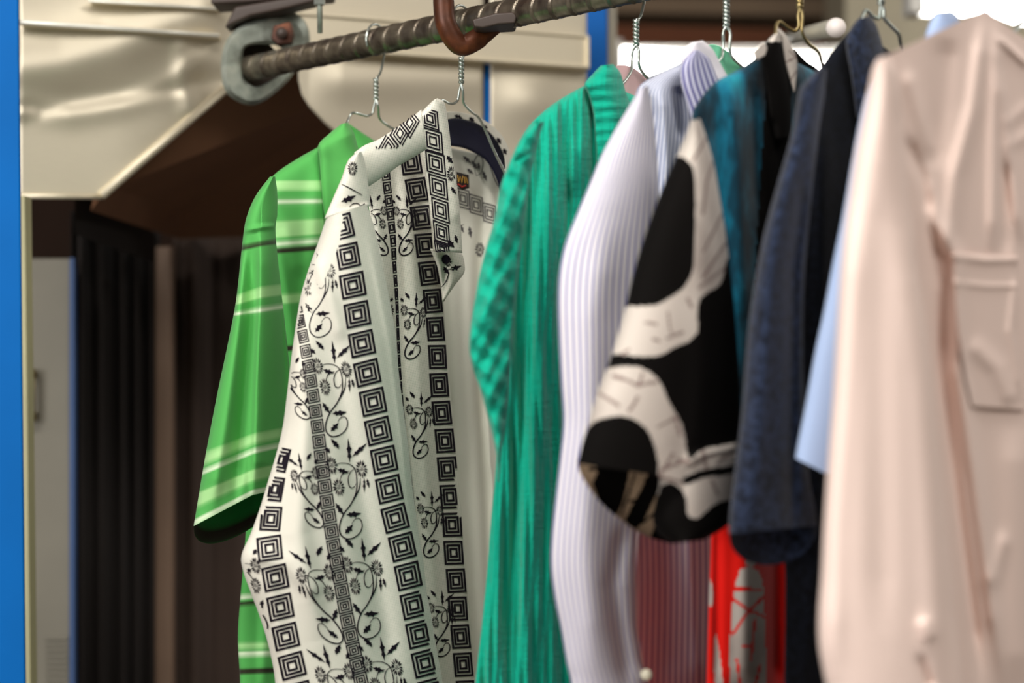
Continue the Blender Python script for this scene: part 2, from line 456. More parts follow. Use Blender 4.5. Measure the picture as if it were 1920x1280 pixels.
def fluoro(ax, ay, bx, by, Y, r, label):
    a = W(ax, ay, Y); b = W(bx, by, Y)
    t = thing('ceiling_light', label, 'ceiling light', tuple((a+b)/2), 'fluorescent lights')
    MB().tube([a, b], r, 16).build('tube', M_tube, t, True)
    up = Vector((0, 0, r*1.3)); mid = (a+b)/2+up*1.05
    MB().box(mid+Vector((0, .03, 0)), ((b-a).length/2*.98, .04, r*.3)).build('housing', M_fix, t)
    for e, s in ((a, -1), (b, 1)):
        MB().box(e+Vector((s*.01, 0, r*.25)), (.015, r*1.15, r*1.25)).build('end_cap', M_fix, t)
fluoro(1162, 112, 1600, 138, 5.0, .031, 'lit fluorescent tube seen low between the blue post and the striped collar')
fluoro(1722, -4, 2260, 42, 4.2, .036, 'lit fluorescent tube in the top right corner above the pink shirt')

# ================================================================== machine cabinet behind the rail
def pY(px): return 2.28+(px-37)/(1105-37)*.34           # cabinet face recedes to the right
def face(px, py, off=0): return W(px, py, float(pY(px))+off)
cab = thing('conveyor_cabinet', 'brushed steel cabinet with a dark opening behind the clothes rail', 'cabinet', (-.3, 2.4, ZF))
# left sheet as a grid, its dents added and shaped to give dark reflections
def grid_face(name, xtop, xbot_fn, x0, x1, ytop_fn, ybot_fn, nx, ny, mat, dent=None, off=0., th=.006, parent=cab):
    V = []; Fc = []; xs = xtop or [x0+(x1-x0)*i/nx for i in range(nx+1)]; nx = len(xs)-1
    for lay in (0, 1):
        for i in range(nx+1):
            px = xs[i]; a = ytop_fn(px); b = ybot_fn(px)
            for j in range(ny+1):
                py = a+(b-a)*j/ny
                d = dent(px, py) if dent else 0
                V.append(face(px, py, off-d+lay*th))
    st = ny+1; N = (nx+1)*st
    for i in range(nx):
        for j in range(ny):
            q = [i*st+j, i*st+j+1, (i+1)*st+j+1, (i+1)*st+j]
            Fc.append(q); Fc.append([k+N for k in q[::-1]])
    b = [j for j in range(ny+1)]+[i*st+ny for i in range(1, nx+1)]+[nx*st+j for j in range(ny-1, -1, -1)]+[i*st for i in range(nx-1, 0, -1)]
    for k in range(len(b)):
        u, v = b[k], b[(k+1) % len(b)]; Fc.append([u, u+N, v+N, v])
    return mesh_obj(name, V, Fc, mat, parent, True)
def dentL(px, py):
    a = np.array([px], float); b = np.array([py], float); d = 0
    for pts, wl, wr, amp in (([(45, 128), (120, 118), (210, 92), (300, 52), (380, 20)], 46, 60, .0145), ([(45, 190), (130, 205), (230, 190), (330, 150), (370, 110)], 26, 20, .005),
                             ([(60, 205), (170, 190), (280, 170), (420, 150)], 16, 24, -.006),
                             ([(340, 90), (345, 150), (355, 200)], 18, 26, .006),
                             ([(30, 215), (60, 212)], 10, 10, .004)):
        dist, sg, _ = seg_dist(a, b, pts); w = np.where(sg > 0, wl, wr); d += float(amp*np.exp(-(dist/w)**2)[0])
    return d
yb = lambda px: 368+2*(px-40)/145 if px < 186 else max(60, 370-(px-186)*(370-168)/(420-186))
def sheet_bottom(px):
    if px < 186: return 366+(px-37)*.03
    if px < 440: return 370-(px-186)*(370-150)/(440-186)
    return float(np.interp(px, [440, 470, 559, 560, 566, 580, 610, 645, 700, 760, 906], [150, 128, 132, 150, 178, 200, 232, 262, 330, 420, 420]))
xs_sheet = sorted(set([round(x, 1) for x in np.linspace(37, 906, 122)]+[186, 440, 559, 560, 566, 580]))
def dentA(px, py):
    return dentL(px, py)+(.006*math.exp(-((py-150)/40)**2)*min(1, max(0, (px-580)/60)))
grid_face('steel_sheet', xs_sheet, None, 37, 906, lambda p: -160, sheet_bottom, 0, 70, M_steel, dentA)
# rolled lip along the slanted cut
MB().tube([face(190, 367, -.003), face(300, 272, -.003), face(430, 160, -.003)], .0055, 8).build('rolled_lip', M_steel2, cab, True)
MB().tube([face(37, 367, -.002), face(190, 369, -.002)], .0035, 8).build('rolled_lip', M_steel2, cab, True)
def strip(pts, name='trim_strip', m=M_steel2, out=.010):
    MB().prism([face(x, y, -out) for x, y in pts], (0, out+.002, 0)).build(name, m, cab, bevel=.0012)
strip([(37, 38), (410, 64), (410, 71), (37, 47)], out=.021)
MB().tube([face(38, 41, -.0225), face(410, 67, -.0225)], .0026, 10).build('trim_highlight', M_highlight, cab, True)  # bead added to carry the strip's edge highlight
MB().tube([face(166, 1, -.0225), face(414, 17, -.0225)], .0019, 10).build('trim_highlight', M_highlight, cab, True)
strip([(165, -2), (415, 14), (415, 19), (165, 3)], out=.021)
# right sheet with its curved cut
grid_face('steel_sheet', None, None, 919, 1100, lambda p: -160, lambda p: 420, 26, 40, M_steel, lambda x, y: .010*math.exp(-((x-1000)/60)**2-((y-190)/50)**2))
strip([(530, 24), (1104, 70), (1105, 127), (640, 93), (532, 84)], 'steel_band', M_steel2, .022)
strip([(530, 18), (1104, 65), (1104, 71), (530, 25)], 'trim_strip', M_steel2, .026)
strip([(640, 90), (1105, 122), (1105, 128), (640, 96)], 'trim_strip', M_steel2, .026)
strip([(1099, 68), (1106, 68), (1106, 128), (1099, 127)], 'trim_strip', M_steel2, .026)
MB().prism([face(908, 112, .004), (face(919, 113, .004)), face(919, 420, .004), face(908, 420, .004)], (0, .01, 0)).build('blue_joint', M_blue, cab)
# hood, inner walls, dark back of the opening
def solid_px(name, pts, m, th=(0, .03, 0), parent=cab):
    return MB().prism([W(*p) for p in pts], th).build(name, m, parent)
solid_px('hood', [(170, 395, 2.5), (335, 448, 3.0), (900, 430, 3.1), (900, 100, 2.72), (380, 100, 2.5)], M_brownslope, (0, .02, .02))
solid_px('inner_wall', [(40, 300, 3.6), (1200, 300, 3.6), (1250, 3400, 3.6), (-200, 3400, 3.6)], M_brownwall, (0, .05, 0))
solid_px('inner_side', [(140, 330, 2.5), (285, 436, 2.9), (285, 490, 2.9), (140, 440, 2.5)], M_curtain, (0, .03, 0))
solid_px('roof_plate', [(30, -150, 2.45), (1070, -150, 2.75), (1000, -140, 3.6), (30, -140, 3.6)], M_brownwall, (0, 0, .02))
# pleated dark curtain
def pleats(name, x0, x1, y0, Y0, Y1, n, amp, m, label, cat):
    V = []; Fc = []; N = n*10
    for lay in (0, 1):
        for i in range(N+1):
            u = i/N; px = x0+(x1-x0)*u; Y = Y0+(Y1-Y0)*u+amp*math.sin(u*n*2*math.pi+1.1*math.sin(u*9))+lay*.004
            top = W(px, y0, Y); V += [top, Vector((top.x, top.y, ZF+.03))]
    M = 2*(N+1)
    for i in range(N): Fc += [[2*i, 2*i+1, 2*i+3, 2*i+2], [M+2*i+2, M+2*i+3, M+2*i+1, M+2*i]]
    Fc += [[0, M, M+1, 1], [2*N+1, M+2*N+1, M+2*N, 2*N]]
    for i in range(N): Fc += [[2*i+2, M+2*i+2, M+2*i, 2*i], [2*i+1, M+2*i+1, M+2*i+3, 2*i+3]]
    return tag(mesh_obj(name, V, Fc, m), label, cat)
pleats('dark_curtain', 132, 300, 395, 2.75, 3.0, 5, .022, M_curtain, 'black pleated curtain inside the cabinet beside the grey door', 'curtain')
pleats('brown_curtain', 325, 600, 445, 3.05, 3.2, 4, .015, simple('brown_cloth', srgb(62, 48, 40), .9), 'dark brown hanging curtain behind the green shirt sleeve', 'curtain')
a = W(293, 462, 2.98)
tag(MB().box((a.x+.013, 2.98, (a.z+ZF)/2), (.0135, .012, (a.z-ZF)/2)).build('upright_bar', M_strip, None, bevel=.004), 'light brown upright bar between the black and brown curtains', 'bar')
# grey inner door left of the curtain
dr = thing('inner_door', 'grey metal inner door with louvres beside the left blue post', 'door', (W(90, 600, 2.72).x, 2.72, ZF))
A = W(51, 484, 2.7); B = W(132, 484, 2.7)
MB().box(((A.x+B.x)/2, 2.715, (A.z+ZF)/2), ((B.x-A.x)/2, .015, (A.z-ZF)/2)).build('door_leaf', M_greypanel, dr, bevel=.003)
MB().box((B.x+.004, 2.70, (A.z+ZF)/2), (.003, .01, (A.z-ZF)/2)).build('door_edge', M_bluedim, dr)
hb = MB().tube([W(59, 690, 2.68), W(59, 790, 2.68)], .0045, 8); hb.box(W(59, 700, 2.69), (.005, .012, .005)); hb.box(W(59, 780, 2.69), (.005, .012, .005))
hb.build('handle', M_gold, dr, True)
for k in range(9):
    c = W(108, 1196+k*11, 2.70)
    MB().box(c, (.016, .004, .0022)).build('louvre', M_greypanel, dr, bevel=.001)
# narrow pale edge of the blue post + left blue post
def post(name, pts, Y, depth, m, label):
    V = [W(x, y, Y) for x, y in pts]; o = MB().prism(V, (0, depth, 0)).build(name, m, None, bevel=.002); return tag(o, label, 'post')
kx = ZF  # post down to the floor
yfl = lambda Y: 640-ZF*F/Y
Yp = 2.02
post('blue_post', [(-60, -420), (34, -420), (34, 0), (40, 640), (47, 1280), (52, yfl(Yp)), (-50, yfl(Yp))], Yp, .006, M_blue, 'blue painted steel post at the left edge of the photo')
post('cream_post', [(38, 366), (47, 366), (51, 700), (58, 1280), (64, yfl(2.15)), (50, yfl(2.15)), (44, 1280), (40, 700)], 2.15, .03, M_cream, 'thin cream metal edge running down beside the left blue post')
post('blue_post', [(1094, -300), (1135, -300), (1139, 130), (1160, yfl(2.85)), (1100, yfl(2.85)), (1097, 130)], 2.85, .08, simple('blue_post_paint', srgb(30, 118, 215), .6, spec=.15), 'bright blue steel post rising behind the teal shirt collar')
post('beige_post', [(1139, -300), (1154, -300), (1156, 130), (1180, yfl(2.95)), (1150, yfl(2.95)), (1140, 130)], 2.95, .05, M_beige, 'beige upright just right of the bright blue post')

# ================================================================== rail, bracket, hook clamp
rail = thing('conveyor_rail', 'dark twisted steel rail running above the hanging clothes', 'rail', tuple(rail_px_y(0)))
def twisted(t0, t1, r, pitch, nseg_per=22, na=36):
    D = Vector((RD[0], RD[1], 0)).normalized(); L = abs(t1-t0); n = int(L/pitch*nseg_per)
    U = Vector((0, 0, 1)); Wd = D.cross(U); V = []; Fc = []
    for i in range(n+1):
        t = t0+(t1-t0)*i/n; c = rail_px_y(t); ph = 2*math.pi*t/pitch
        for k in range(na):
            a = 2*math.pi*k/na; x = (a+ph) % (2*math.pi); x = min(x, 2*math.pi-x)
            g = math.exp(-(x/.42)**2); rr = r*(1+.05*math.exp(-((x-.75)/.35)**2)-.13*g)
            V.append(c+(U*math.cos(a)+Wd*math.sin(a))*rr)
    for i in range(n):
        for k in range(na): Fc.append([i*na+k, i*na+(k+1) % na, (i+1)*na+(k+1) % na, (i+1)*na+k])
    Fc.append(list(range(na))); Fc.append(list(range(n*na, n*na+na))[::-1])
    return V, Fc
t_far = rail_t(462); t_near = -1.15
V, Fc = twisted(t_near, t_far, .0134, .0262)
mesh_obj('twisted_rod', V, Fc, M_rod, rail, True)
# galvanised loop bracket: a plate ring with a real hole, the rod ends inside it
brY = float(rail_pt(470).y)+.01
def ring_plate(outer, inner, Y, depth, tilt):
    O = cr(outer+[outer[0]], 14*len(outer))[:-1]; n = len(O)
    c = np.mean(np.array(inner), 0); I = cr(inner+[inner[0]], 14*len(inner))[:-1]
    # match inner samples to outer by index resample
    I = np.stack([np.interp(np.arange(n)/n, np.arange(len(I)+1)/len(I), np.append(I[:, k], I[0, k])) for k in (0, 1)], 1)
    prof = [(0, .010), (.03, .002), (.16, -.003), (.24, -.006), (.86, -.006), (.97, -.002), (1, .010), (1, depth), (0, depth)]
    V = []; Fc = []
    for i in range(n):
        for f, d in prof:
            x, y = O[i]*(1-f)+I[i]*f; V.append(W(x, y, Y+tilt*(x-470)+d))
    m = len(prof)
    for i in range(n):
        for k in range(m): Fc.append([i*m+k, i*m+(k+1) % m, ((i+1) % n)*m+(k+1) % m, ((i+1) % n)*m+k])
    return V, Fc
br = thing('rail_bracket', 'galvanised iron loop bracket holding the far end of the rail', 'bracket', tuple(W(480, 100, brY)))
V, Fc = ring_plate([(505, 22), (455, 45), (425, 75), (415, 110), (416, 150), (428, 178), (460, 196), (490, 192), (530, 162), (556, 130), (580, 90), (575, 45), (545, 20)],
                   [(500, 84), (478, 84), (463, 87), (456, 98), (456, 125), (458, 147), (472, 160), (484, 162), (500, 155), (525, 140), (538, 120), (535, 98), (520, 86)], brY-.012, .030, .0004)
mesh_obj('loop_plate', V, Fc, M_galv, br, False)
mb = MB().prism([W(x, y, brY-.026) for x, y in ((512, 48), (544, 40), (550, 62), (546, 80), (520, 84), (508, 72))], (0, .02, 0)); mb.build('rusty_lug', M_rust, br, bevel=.002)
MB().tube([W(528, 62, brY-.036), W(528, 62, brY-.02)], .0065, 12).build('bolt_head', M_dark, br, True)
MB().tube([W(474, 122, brY+.05), W(474, 122, brY+.02)], .03, 20).build('socket', M_dark, br, True)
ar = tag(MB().prism([W(x, y, 2.2) for x, y in ((395, 8), (470, 4), (620, -10), (620, -40), (395, -40))], (0, .06, 0)).prism([W(x, y, 2.19) for x, y in ((420, 52), (470, 30), (520, 20), (590, 3), (590, -12), (500, 2), (440, 12))], (0, .04, 0)).build('support_arm', M_dark, None, bevel=.003), 'dark iron arm crossing above the galvanised rail bracket', 'bracket')
bt = thing('hex_bolt', 'small zinc bolt hanging down above the rail near the bracket', 'bolt', tuple(W(600, 0, 2.05)))
MB().tube([W(599, -60, 2.05), W(600, 62, 2.05)], .0028, 12).build('shank', M_galv, bt, True)
mb = MB().tube([W(599, -4, 2.05), W(599, 9, 2.05)], .0062, 6); mb.build('nut', M_zinc, bt)
# brown iron hook and shoe
hk = thing('iron_hook', 'rusty brown iron hook curving under the twisted rail', 'hook', tuple(W(860, 80, 1.86)))
P = cr([W(832, -160, 1.84), W(832, -60, 1.84), W(832, 10, 1.84), W(838, 50, 1.84), W(862, 84, 1.845), W(890, 76, 1.85), W(920, 52, 1.86), W(945, 30, 1.865)], 60)
MB().tube([Vector(p) for p in P], [.0098]*46+[.0092]*8+[.0085]*7, 20).build('hook_bar', M_rust, hk, True)
MB().prism([W(x, y, 1.815) for x, y in ((885, 36), (930, 24), (962, 22), (970, 30), (966, 44), (935, 46), (905, 53), (889, 51))], (0, .05, 0)).build('shoe_plate', M_dark, hk, bevel=.002)
# second rail end, blurred, right
pr = thing('pipe_rail', 'pale grey pipe with a bright round end behind the black collar', 'rail', tuple(W(1520, 65, 2.3)))
MB().tube([W(1566, 52, 2.1), W(1500, 68, 2.6), W(1450, 80, 3.1)], .0095, 24).build('pipe', simple('grey_pipe', srgb(190, 186, 172), .4, .3), pr, True)
MB().tube([W(1568, 52, 2.085), W(1566, 52, 2.10)], .0102, 24).build('end_cap', simple('pale_cap', srgb(250, 236, 232), .4), pr, True)

# ================================================================== wire hangers
def hanger(hook, Y, twist0, twist1, left, right, mat, label, splitY=None, thick=.0012, twr=.0018, cover=None):
    t = thing('wire_hanger', label, 'hanger', tuple(W(hook, twist1, Y)), 'wire hangers on the rail')
    top = W(hook, twist0, Y); zt = .303
    dd = Vector((CU, SU, 0))
    # hook: from the top of the twist up, around the rod
    c = Vector((top.x, top.y, .303)); r = .0165
    pts = [top]
    side = -1
    up = c+dd*r
    pts += [top+(Vector((up.x, up.y, max(top.z+.01, c.z-.02)))-top)*.5, Vector((up.x, up.y, max(top.z+.012, c.z-.004)))]
    for k in range(0, 11):
        a = math.pi*k/10*1.15; pts.append(c+dd*(r*math.cos(a))+Vector((0, 0, r*math.sin(a)+.001)))
    P = cr([tuple(p) for p in pts], 60)
    MB().tube([Vector(p) for p in P], thick, 8).build('hook', mat, t, True)
    n = 60; L = (twist1-twist0); turns = max(2, L/15.)
    mb = MB()
    for s in (0, 1):
        pp = []
        for i in range(n+1):
            u = i/n; a = 2*math.pi*turns*u+math.pi*s; p = W(hook, twist0+L*u, Y)
            pp.append(p+Vector((math.cos(a)*twr, math.sin(a)*twr, 0)))
        mb.tube(pp, thick, 8)
    mb.build('twisted_neck', mat, t, True)
    for arm in (left, right):
        if not arm: continue
        pp = [W(hook, twist1, Y)]+[W(x, y, Y+d) for x, y, d in arm]
        P = cr([tuple(p) for p in pp], 12*(len(pp)-1))
        MB().tube([Vector(p) for p in P], thick, 8).build('shoulder_wire', mat, t, True)
    return t
def hy(px): return float(rail_pt(px).y)
hanger(705, hy(705), 148, 186, [(701, 200, 0), (698, 212, 0), (688, 217, -.005), (668, 212, -.02), (659, 213, -.025), (652, 226, -.03), (640, 250, -.05), (600, 300, -.06)],
       [(709, 200, 0), (712, 222, .01), (728, 236, .02), (745, 246, .04), (800, 290, .08), (850, 330, .14)], M_zinc, 'thin wire hanger holding the green striped polo shirt')
hanger(865, hy(865), 108, 156, [(861, 172, 0), (858, 188, 0), (850, 194, -.005), (840, 193, -.01), (825, 190, -.02), (800, 230, -.05), (730, 290, -.09), (650, 345, -.14)],
       [(868, 172, 0), (870, 194, .005), (884, 210, .01), (897, 220, .02), (908, 240, .03), (930, 290, .04), (955, 340, .07)], M_zinc, 'thin wire hanger holding the black and white printed shirt')
hanger(1193, hy(1193), 38, 84, [(1186, 96, 0), (1185, 115, 0), (1180, 140, -.01), (1150, 170, -.04), (1060, 220, -.1)],
       [(1198, 96, 0), (1198, 120, 0), (1204, 135, .01), (1215, 148, .02), (1240, 170, .05)], M_zinc, 'wire hanger with pink paper cover holding the teal shirt', thick=.0013)
hanger(1362, hy(1362), -4, 50, [(1356, 62, 0), (1355, 95, 0), (1340, 120, -.02), (1240, 180, -.1)],
       [(1369, 62, 0), (1369, 98, 0), (1385, 120, .02), (1450, 170, .1)], M_zinc, 'wire hanger with green paper cover holding the pale striped shirt', thick=.0013)
hanger(1500, hy(1500), -30, 14, [(1497, 30, 0), (1498, 48, 0), (1490, 58, 0), (1475, 50, -.01), (1462, 41, -.02), (1456, 46, -.025), (1448, 75, -.04), (1400, 130, -.09)],
       [(1505, 30, 0), (1504, 60, 0), (1515, 80, .005), (1535, 98, .01), (1543, 125, .02), (1560, 160, .05)], M_gold, 'gold-tinted wire hanger holding the black collared leaf print shirt', thick=.0013)
hanger(1652, hy(1652), -55, 8, [(1650, 24, 0), (1648, 34, 0), (1638, 32, -.005), (1625, 20, -.01), (1618, 28, -.02), (1600, 70, -.06)],
       [(1657, 20, 0), (1658, 34, 0), (1672, 50, .005), (1685, 64, .01), (1689, 82, .02), (1700, 120, .05)], M_zinc, 'wire hanger holding the dark navy shirt', thick=.0014)
hanger(1950, hy(1950), -70, -10, [(1945, 10, 0), (1900, 60, -.04), (1800, 130, -.12)], [(1955, 10, 0), (2000, 60, .04)], M_zinc, 'wire hanger of the pink shirt mostly beyond the right edge', thick=.0014)

# paper covers on two hangers
def cover(pts, Y0, Y1, m, label, th=.002):
    p = smooth_poly(pts, 4); x0 = min(q[0] for q in p); x1 = max(q[0] for q in p)
    V = [W(x, y, Y0+(Y1-Y0)*(x-x0)/(x1-x0)) for x, y in p]
    return tag(MB().prism(V, (.001, th, 0)).build('paper_hanger_cover', m, None), label, 'hanger cover')
cover([(1150, 130), (1160, 122), (1180, 124), (1196, 134), (1210, 148), (1222, 162), (1215, 230), (1160, 230)], 1.69, 1.73, simple('pink_paper', srgb(255, 200, 204), .7), 'pink paper cover over the hanger of the teal shirt')
cover([(1318, 92), (1332, 83), (1348, 86), (1368, 100), (1388, 124), (1395, 150), (1390, 230), (1325, 230)], 1.60, 1.65, simple('mint_paper', srgb(140, 240, 196), .7), 'mint green paper cover over the hanger of the striped shirt')

# ================================================================== garments
def pl(hook, pc, slope=.3, off=0.):
    g = gplane(hook); y0 = float(g(pc))
    return lambda X: y0+slope*(g(X)-y0)+off
def garment(name, label, cat, hook):
    h = rail_pt(hook, .1); return thing(name, label, cat, tuple(h), 'clothes on the rail')
def stitches(parts): pass

# ---------------------------------------------------------------- green striped polo
GB = srgb(86, 176, 88); GBd = srgb(80, 172, 74); GP = srgb(168, 222, 150); GW = srgb(222, 240, 208); GK = srgb(44, 36, 30)
def stripes_mat(name, bands, base):
    def fn(t, v):
        uv = t.n('ShaderNodeUVMap'); uv.uv_map = 'UVMap'; sp = t.n('ShaderNodeSeparateXYZ'); t.l(uv.outputs[0], sp.inputs[0])
        st = [(0, base)]
        for a, b, c in bands:
            a, b = a/1280, b/1280; e = .0018
            st += [(a-e, base), (a+e, c), (b-e, c), (b+e, base)]
        st = st[:32]
        # bottom and top halves as two ramps (32 stops at most each)
        return t.ramp(sp.outputs[1], st)
    return cloth(name, colfn=fn, rough=.62, weave=1400, wst=.18, sheen=.1)
def two(bs): return bs
M_gbody = stripes_mat('green_striped_jersey', [(338, 356, GP), (372, 378, GW), (402, 428, GP), (436, 445, GW), (448, 458, GK), (536, 553, GP), (632, 643, GK)], GB)
M_gbody2 = stripes_mat('green_striped_jersey_lower', [(920, 928, GW), (996, 1002, GP), (1090, 1098, GW), (1100, 1110, GK), (1196, 1206, GP), (1212, 1220, GW), (1242, 1252, GK)], GB)
M_gslv = stripes_mat('green_striped_sleeve_jersey', [(449, 457, GK), (534, 553, GP), (571, 578, GW), (799, 815, GP), (825, 832, GW), (862, 884, GP), (903, 911, GW)], GB)
M_gcol = cloth('green_collar_knit', srgb(92, 182, 92), rough=.7, weave=1300, wst=.3)
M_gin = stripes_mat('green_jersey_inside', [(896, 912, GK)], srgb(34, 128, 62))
polo = garment('polo_shirt', 'green striped polo shirt hanging at the far left of the rail', 'shirt', 705)
Part([(596, 276), (560, 296), (518, 324), (494, 352), (480, 385), (476, 440), (478, 520), (480, 640), (474, 760), (468, 880)],
     [(602, 268), (650, 290), (700, 320), (730, 352), (745, 380), (745, 420), (745, 500), (745, 620), (745, 740), (745, 860)],
     pl(705, 560, .75, .02), .03, .10, nu=60, nv=110,
     folds=[([(600, 290), (590, 500), (580, 900)], 18, 30, .010), ([(520, 430), (545, 600), (560, 800)], 10, 18, .008), ([(700, 280), (705, 700)], 30, 30, .012), ([(500, 350), (540, 420), (560, 520)], 14, 24, .006)]
     ).build('body', M_gbody, polo)
Part([(468, 880), (462, 980), (456, 1060), (449, 1140), (446, 1200), (450, 1280), (452, 1420), (455, 1700)],
     [(745, 860), (745, 950), (745, 1035), (745, 1115), (745, 1190), (745, 1268), (745, 1410), (745, 1690)],
     pl(705, 560, .75, .02), .03, .10, nu=60, nv=110, folds=[([(500, 900), (497, 1100), (492, 1300)], 8, 22, .006), ([(540, 900), (540, 1300)], 22, 16, .008)]
     ).build('body_lower', M_gbody2, polo)
Part([(506, 331), (480, 366), (463, 405), (455, 450), (443, 560), (428, 640), (406, 745), (386, 850), (374, 920), (363, 986)],
     [(516, 331), (520, 362), (520, 400), (517, 440), (527, 540), (538, 640), (548, 740), (552, 800), (552, 860), (548, 912)],
     pl(705, 470, .45, -.05), .028, .035, M=[(513, 331), (500, 366), (492, 406), (489, 444), (489, 545), (486, 650), (481, 750), (477, 815), (475, 878), (473, 928)], fm=.62,
     nu=70, nv=130, backsag=62, pw=.42,
     folds=[([(490, 430), (489, 560), (483, 700), (476, 930)], 7, 30, .013), ([(455, 470), (443, 620), (420, 800), (395, 960)], 22, 16, .010), ([(470, 440), (468, 600), (455, 760), (440, 940)], 12, 10, -.009),
            ([(520, 440), (530, 600), (540, 900)], 12, 10, -.006), ([(460, 432), (490, 426), (516, 424)], 4, 5, .0035, 0)]
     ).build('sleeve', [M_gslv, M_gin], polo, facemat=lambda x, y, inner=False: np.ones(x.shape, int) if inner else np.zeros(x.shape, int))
# collar fall and its raised rim
Part([(640, 232), (618, 250), (597, 272), (599, 300), (602, 340), (605, 380), (612, 430)],
     [(652, 230), (664, 250), (674, 285), (690, 320), (700, 350), (708, 390), (712, 440)],
     pl(705, 640, .5, -.035), .02, 'sheet', nu=26, nv=50, folds=[([(600, 276), (603, 330), (608, 430)], 6, 16, .006, 0), ([(648, 232), (672, 290), (690, 400)], 30, 30, .010)]
     ).build('collar', M_gcol, polo)
Part([(650, 231), (655, 246), (662, 270), (670, 300), (680, 330)], [(652, 230), (700, 262), (740, 285), (770, 310), (790, 340)],
     pl(705, 700, .5, .05), .01, 'sheet', nu=16, nv=20).build('collar_back', M_gcol, polo)

# ---------------------------------------------------------------- black and white printed shirt
def whitefn(t, v):
    uv = t.n('ShaderNodeUVMap'); uv.uv_map = 'cloth'
    mp = t.n('ShaderNodeMapping'); mp.inputs['Rotation'].default_value = (0, 0, .62); mp.inputs['Scale'].default_value = (1, 1, 1); t.l(uv.outputs[0], mp.inputs[0])
    sp = t.n('ShaderNodeSeparateXYZ'); t.l(mp.outputs[0], sp.inputs[0])
    s1 = t.math('SINE', t.math('MULTIPLY', sp.outputs[0], 1480)); s2 = t.math('SINE', t.math('MULTIPLY', sp.outputs[1], 1480))
    d = t.math('MULTIPLY', s1, s2); d = t.math('GREATER_THAN', d, .35)
    return t.mixc(d, srgb(232, 228, 216), srgb(200, 200, 186))
M_white = cloth('white_dotted_cotton', colfn=whitefn, rough=.75, weave=800, wst=.12)
M_whitein = cloth('white_cotton_inside', srgb(226, 224, 212), rough=.85, weave=500, wst=.25)
M_ink = cloth('black_print_ink', srgb(26, 20, 30), rough=.7, wst=0, sheen=0)
M_inkf = cloth('faded_print_ink', srgb(92, 88, 90), rough=.8, wst=0, sheen=0)
M_navyin = cloth('navy_collar_lining', srgb(20, 20, 48), rough=.75, weave=900, wst=.2)
ws = garment('printed_shirt', 'white shirt printed with black concentric squares and vines', 'shirt', 865)
gBig = [(634, 396), (642, 430), (651, 470), (659, 518), (668, 575), (677, 633), (687, 690), (698, 745), (708, 800), (719, 855), (729, 912), (740, 967), (754, 1022), (765, 1077), (776, 1133), (787, 1190), (797, 1240), (808, 1290), (830, 1400)]
gSm = [(538, 420), (548, 500), (559, 580), (572, 650), (590, 760), (605, 880), (622, 1000), (640, 1100), (655, 1180), (680, 1290), (700, 1380)]
gL = [(530, 850), (519, 895), (510, 950), (505, 1020), (515, 1077), (525, 1135), (535, 1190), (547, 1245), (560, 1300), (575, 1380)]
ik = Ink()
col_squares(ik, gBig, lambda y: 42+2*(y > 700), lambda y: 55.5, lambda y: 39 if y < 500 else 43, 30)
col_squares(ik, gSm, lambda y: 22+.004*(y-600), lambda y: 28.4, lambda y: float(np.interp(y, [560, 700, 900, 1200], [13, 20, 23, 24])), 14, rings=(1, .62, .26))
col_squares(ik, gL, lambda y: 42, lambda y: 56, lambda y: float(np.interp(y, [880, 960, 1030], [24, 34, 43])), 12)
col_vines(ik, gSm, 1, 500, 186, 1300, lambda y: float(np.interp(y, [450, 700, 900], [.95, .95, 1.0])), 2)
col_vines(ik, gSm, -1, 700, 186, 1300, lambda y: float(np.interp(y, [600, 900, 1100], [.55, .75, 1.0])), 2)
col_vines(ik, gL, -1, 1060, 190, 1100, lambda y: .9, 18)
slv = Part([(612, 408), (598, 450), (580, 500), (565, 550), (556, 600), (545, 680), (538, 740), (530, 800), (518, 850), (503, 900), (488, 950), (470, 1000), (453, 1040), (456, 1070), (470, 1110), (485, 1150), (498, 1190), (508, 1230), (516, 1280), (524, 1400), (535, 1700)],
     [(688, 382), (700, 420), (712, 470), (722, 520), (730, 560), (742, 630), (748, 700), (758, 780), (766, 840), (772, 900), (778, 950), (785, 1000), (792, 1040), (796, 1070), (800, 1110), (808, 1150), (814, 1190), (821, 1230), (830, 1280), (846, 1400), (880, 1700)],
     pl(865, 640, .35, -.055), .035, .04, nu=84, nv=260, pw=.45,
     folds=[([(640, 420), (700, 640), (745, 900), (800, 1200)], 26, 30, .006), ([(600, 560), (640, 760), (690, 1000), (740, 1290)], 30, 24, -.006), ([(560, 620), (570, 800), (560, 1000), (600, 1200)], 26, 22, .007),
            ([(470, 1040), (540, 1060), (600, 1120)], 16, 26, .004), ([(500, 1060), (520, 1180), (560, 1290)], 16, 16, .004), ([(690, 430), (735, 650), (768, 900), (815, 1200)], 9, 12, .005), ([(590, 480), (620, 560), (640, 640)], 14, 14, .003)])
slv.build('sleeve', [M_white, M_ink], ws, ink=ik)
# yoke over the shoulder
ik = Ink(top=1)
idT = lambda x, y: (x, y)
ik.flower((661, 316), idT, 12, 3); ik.leaf((640, 378), (668, 366), idT, 5); ik.leaf((676, 394), (684, 380), idT, 4); ik.curve([(640, 345), (655, 352), (680, 366)], 2)
ik.curve([(655, 388), (662, 382), (672, 382), (680, 392)], 2)
Part([(668, 286), (652, 302), (640, 335), (625, 370), (608, 410)], [(678, 284), (684, 302), (688, 330), (692, 358), (694, 386)],
     pl(865, 650, .5, -.063), .012, 'sheet', nu=20, nv=36, folds=[([(612, 404), (650, 396), (690, 384)], 5, 4, .0035, 0)]).build('yoke', [M_white, M_ink], ws, ink=ik)
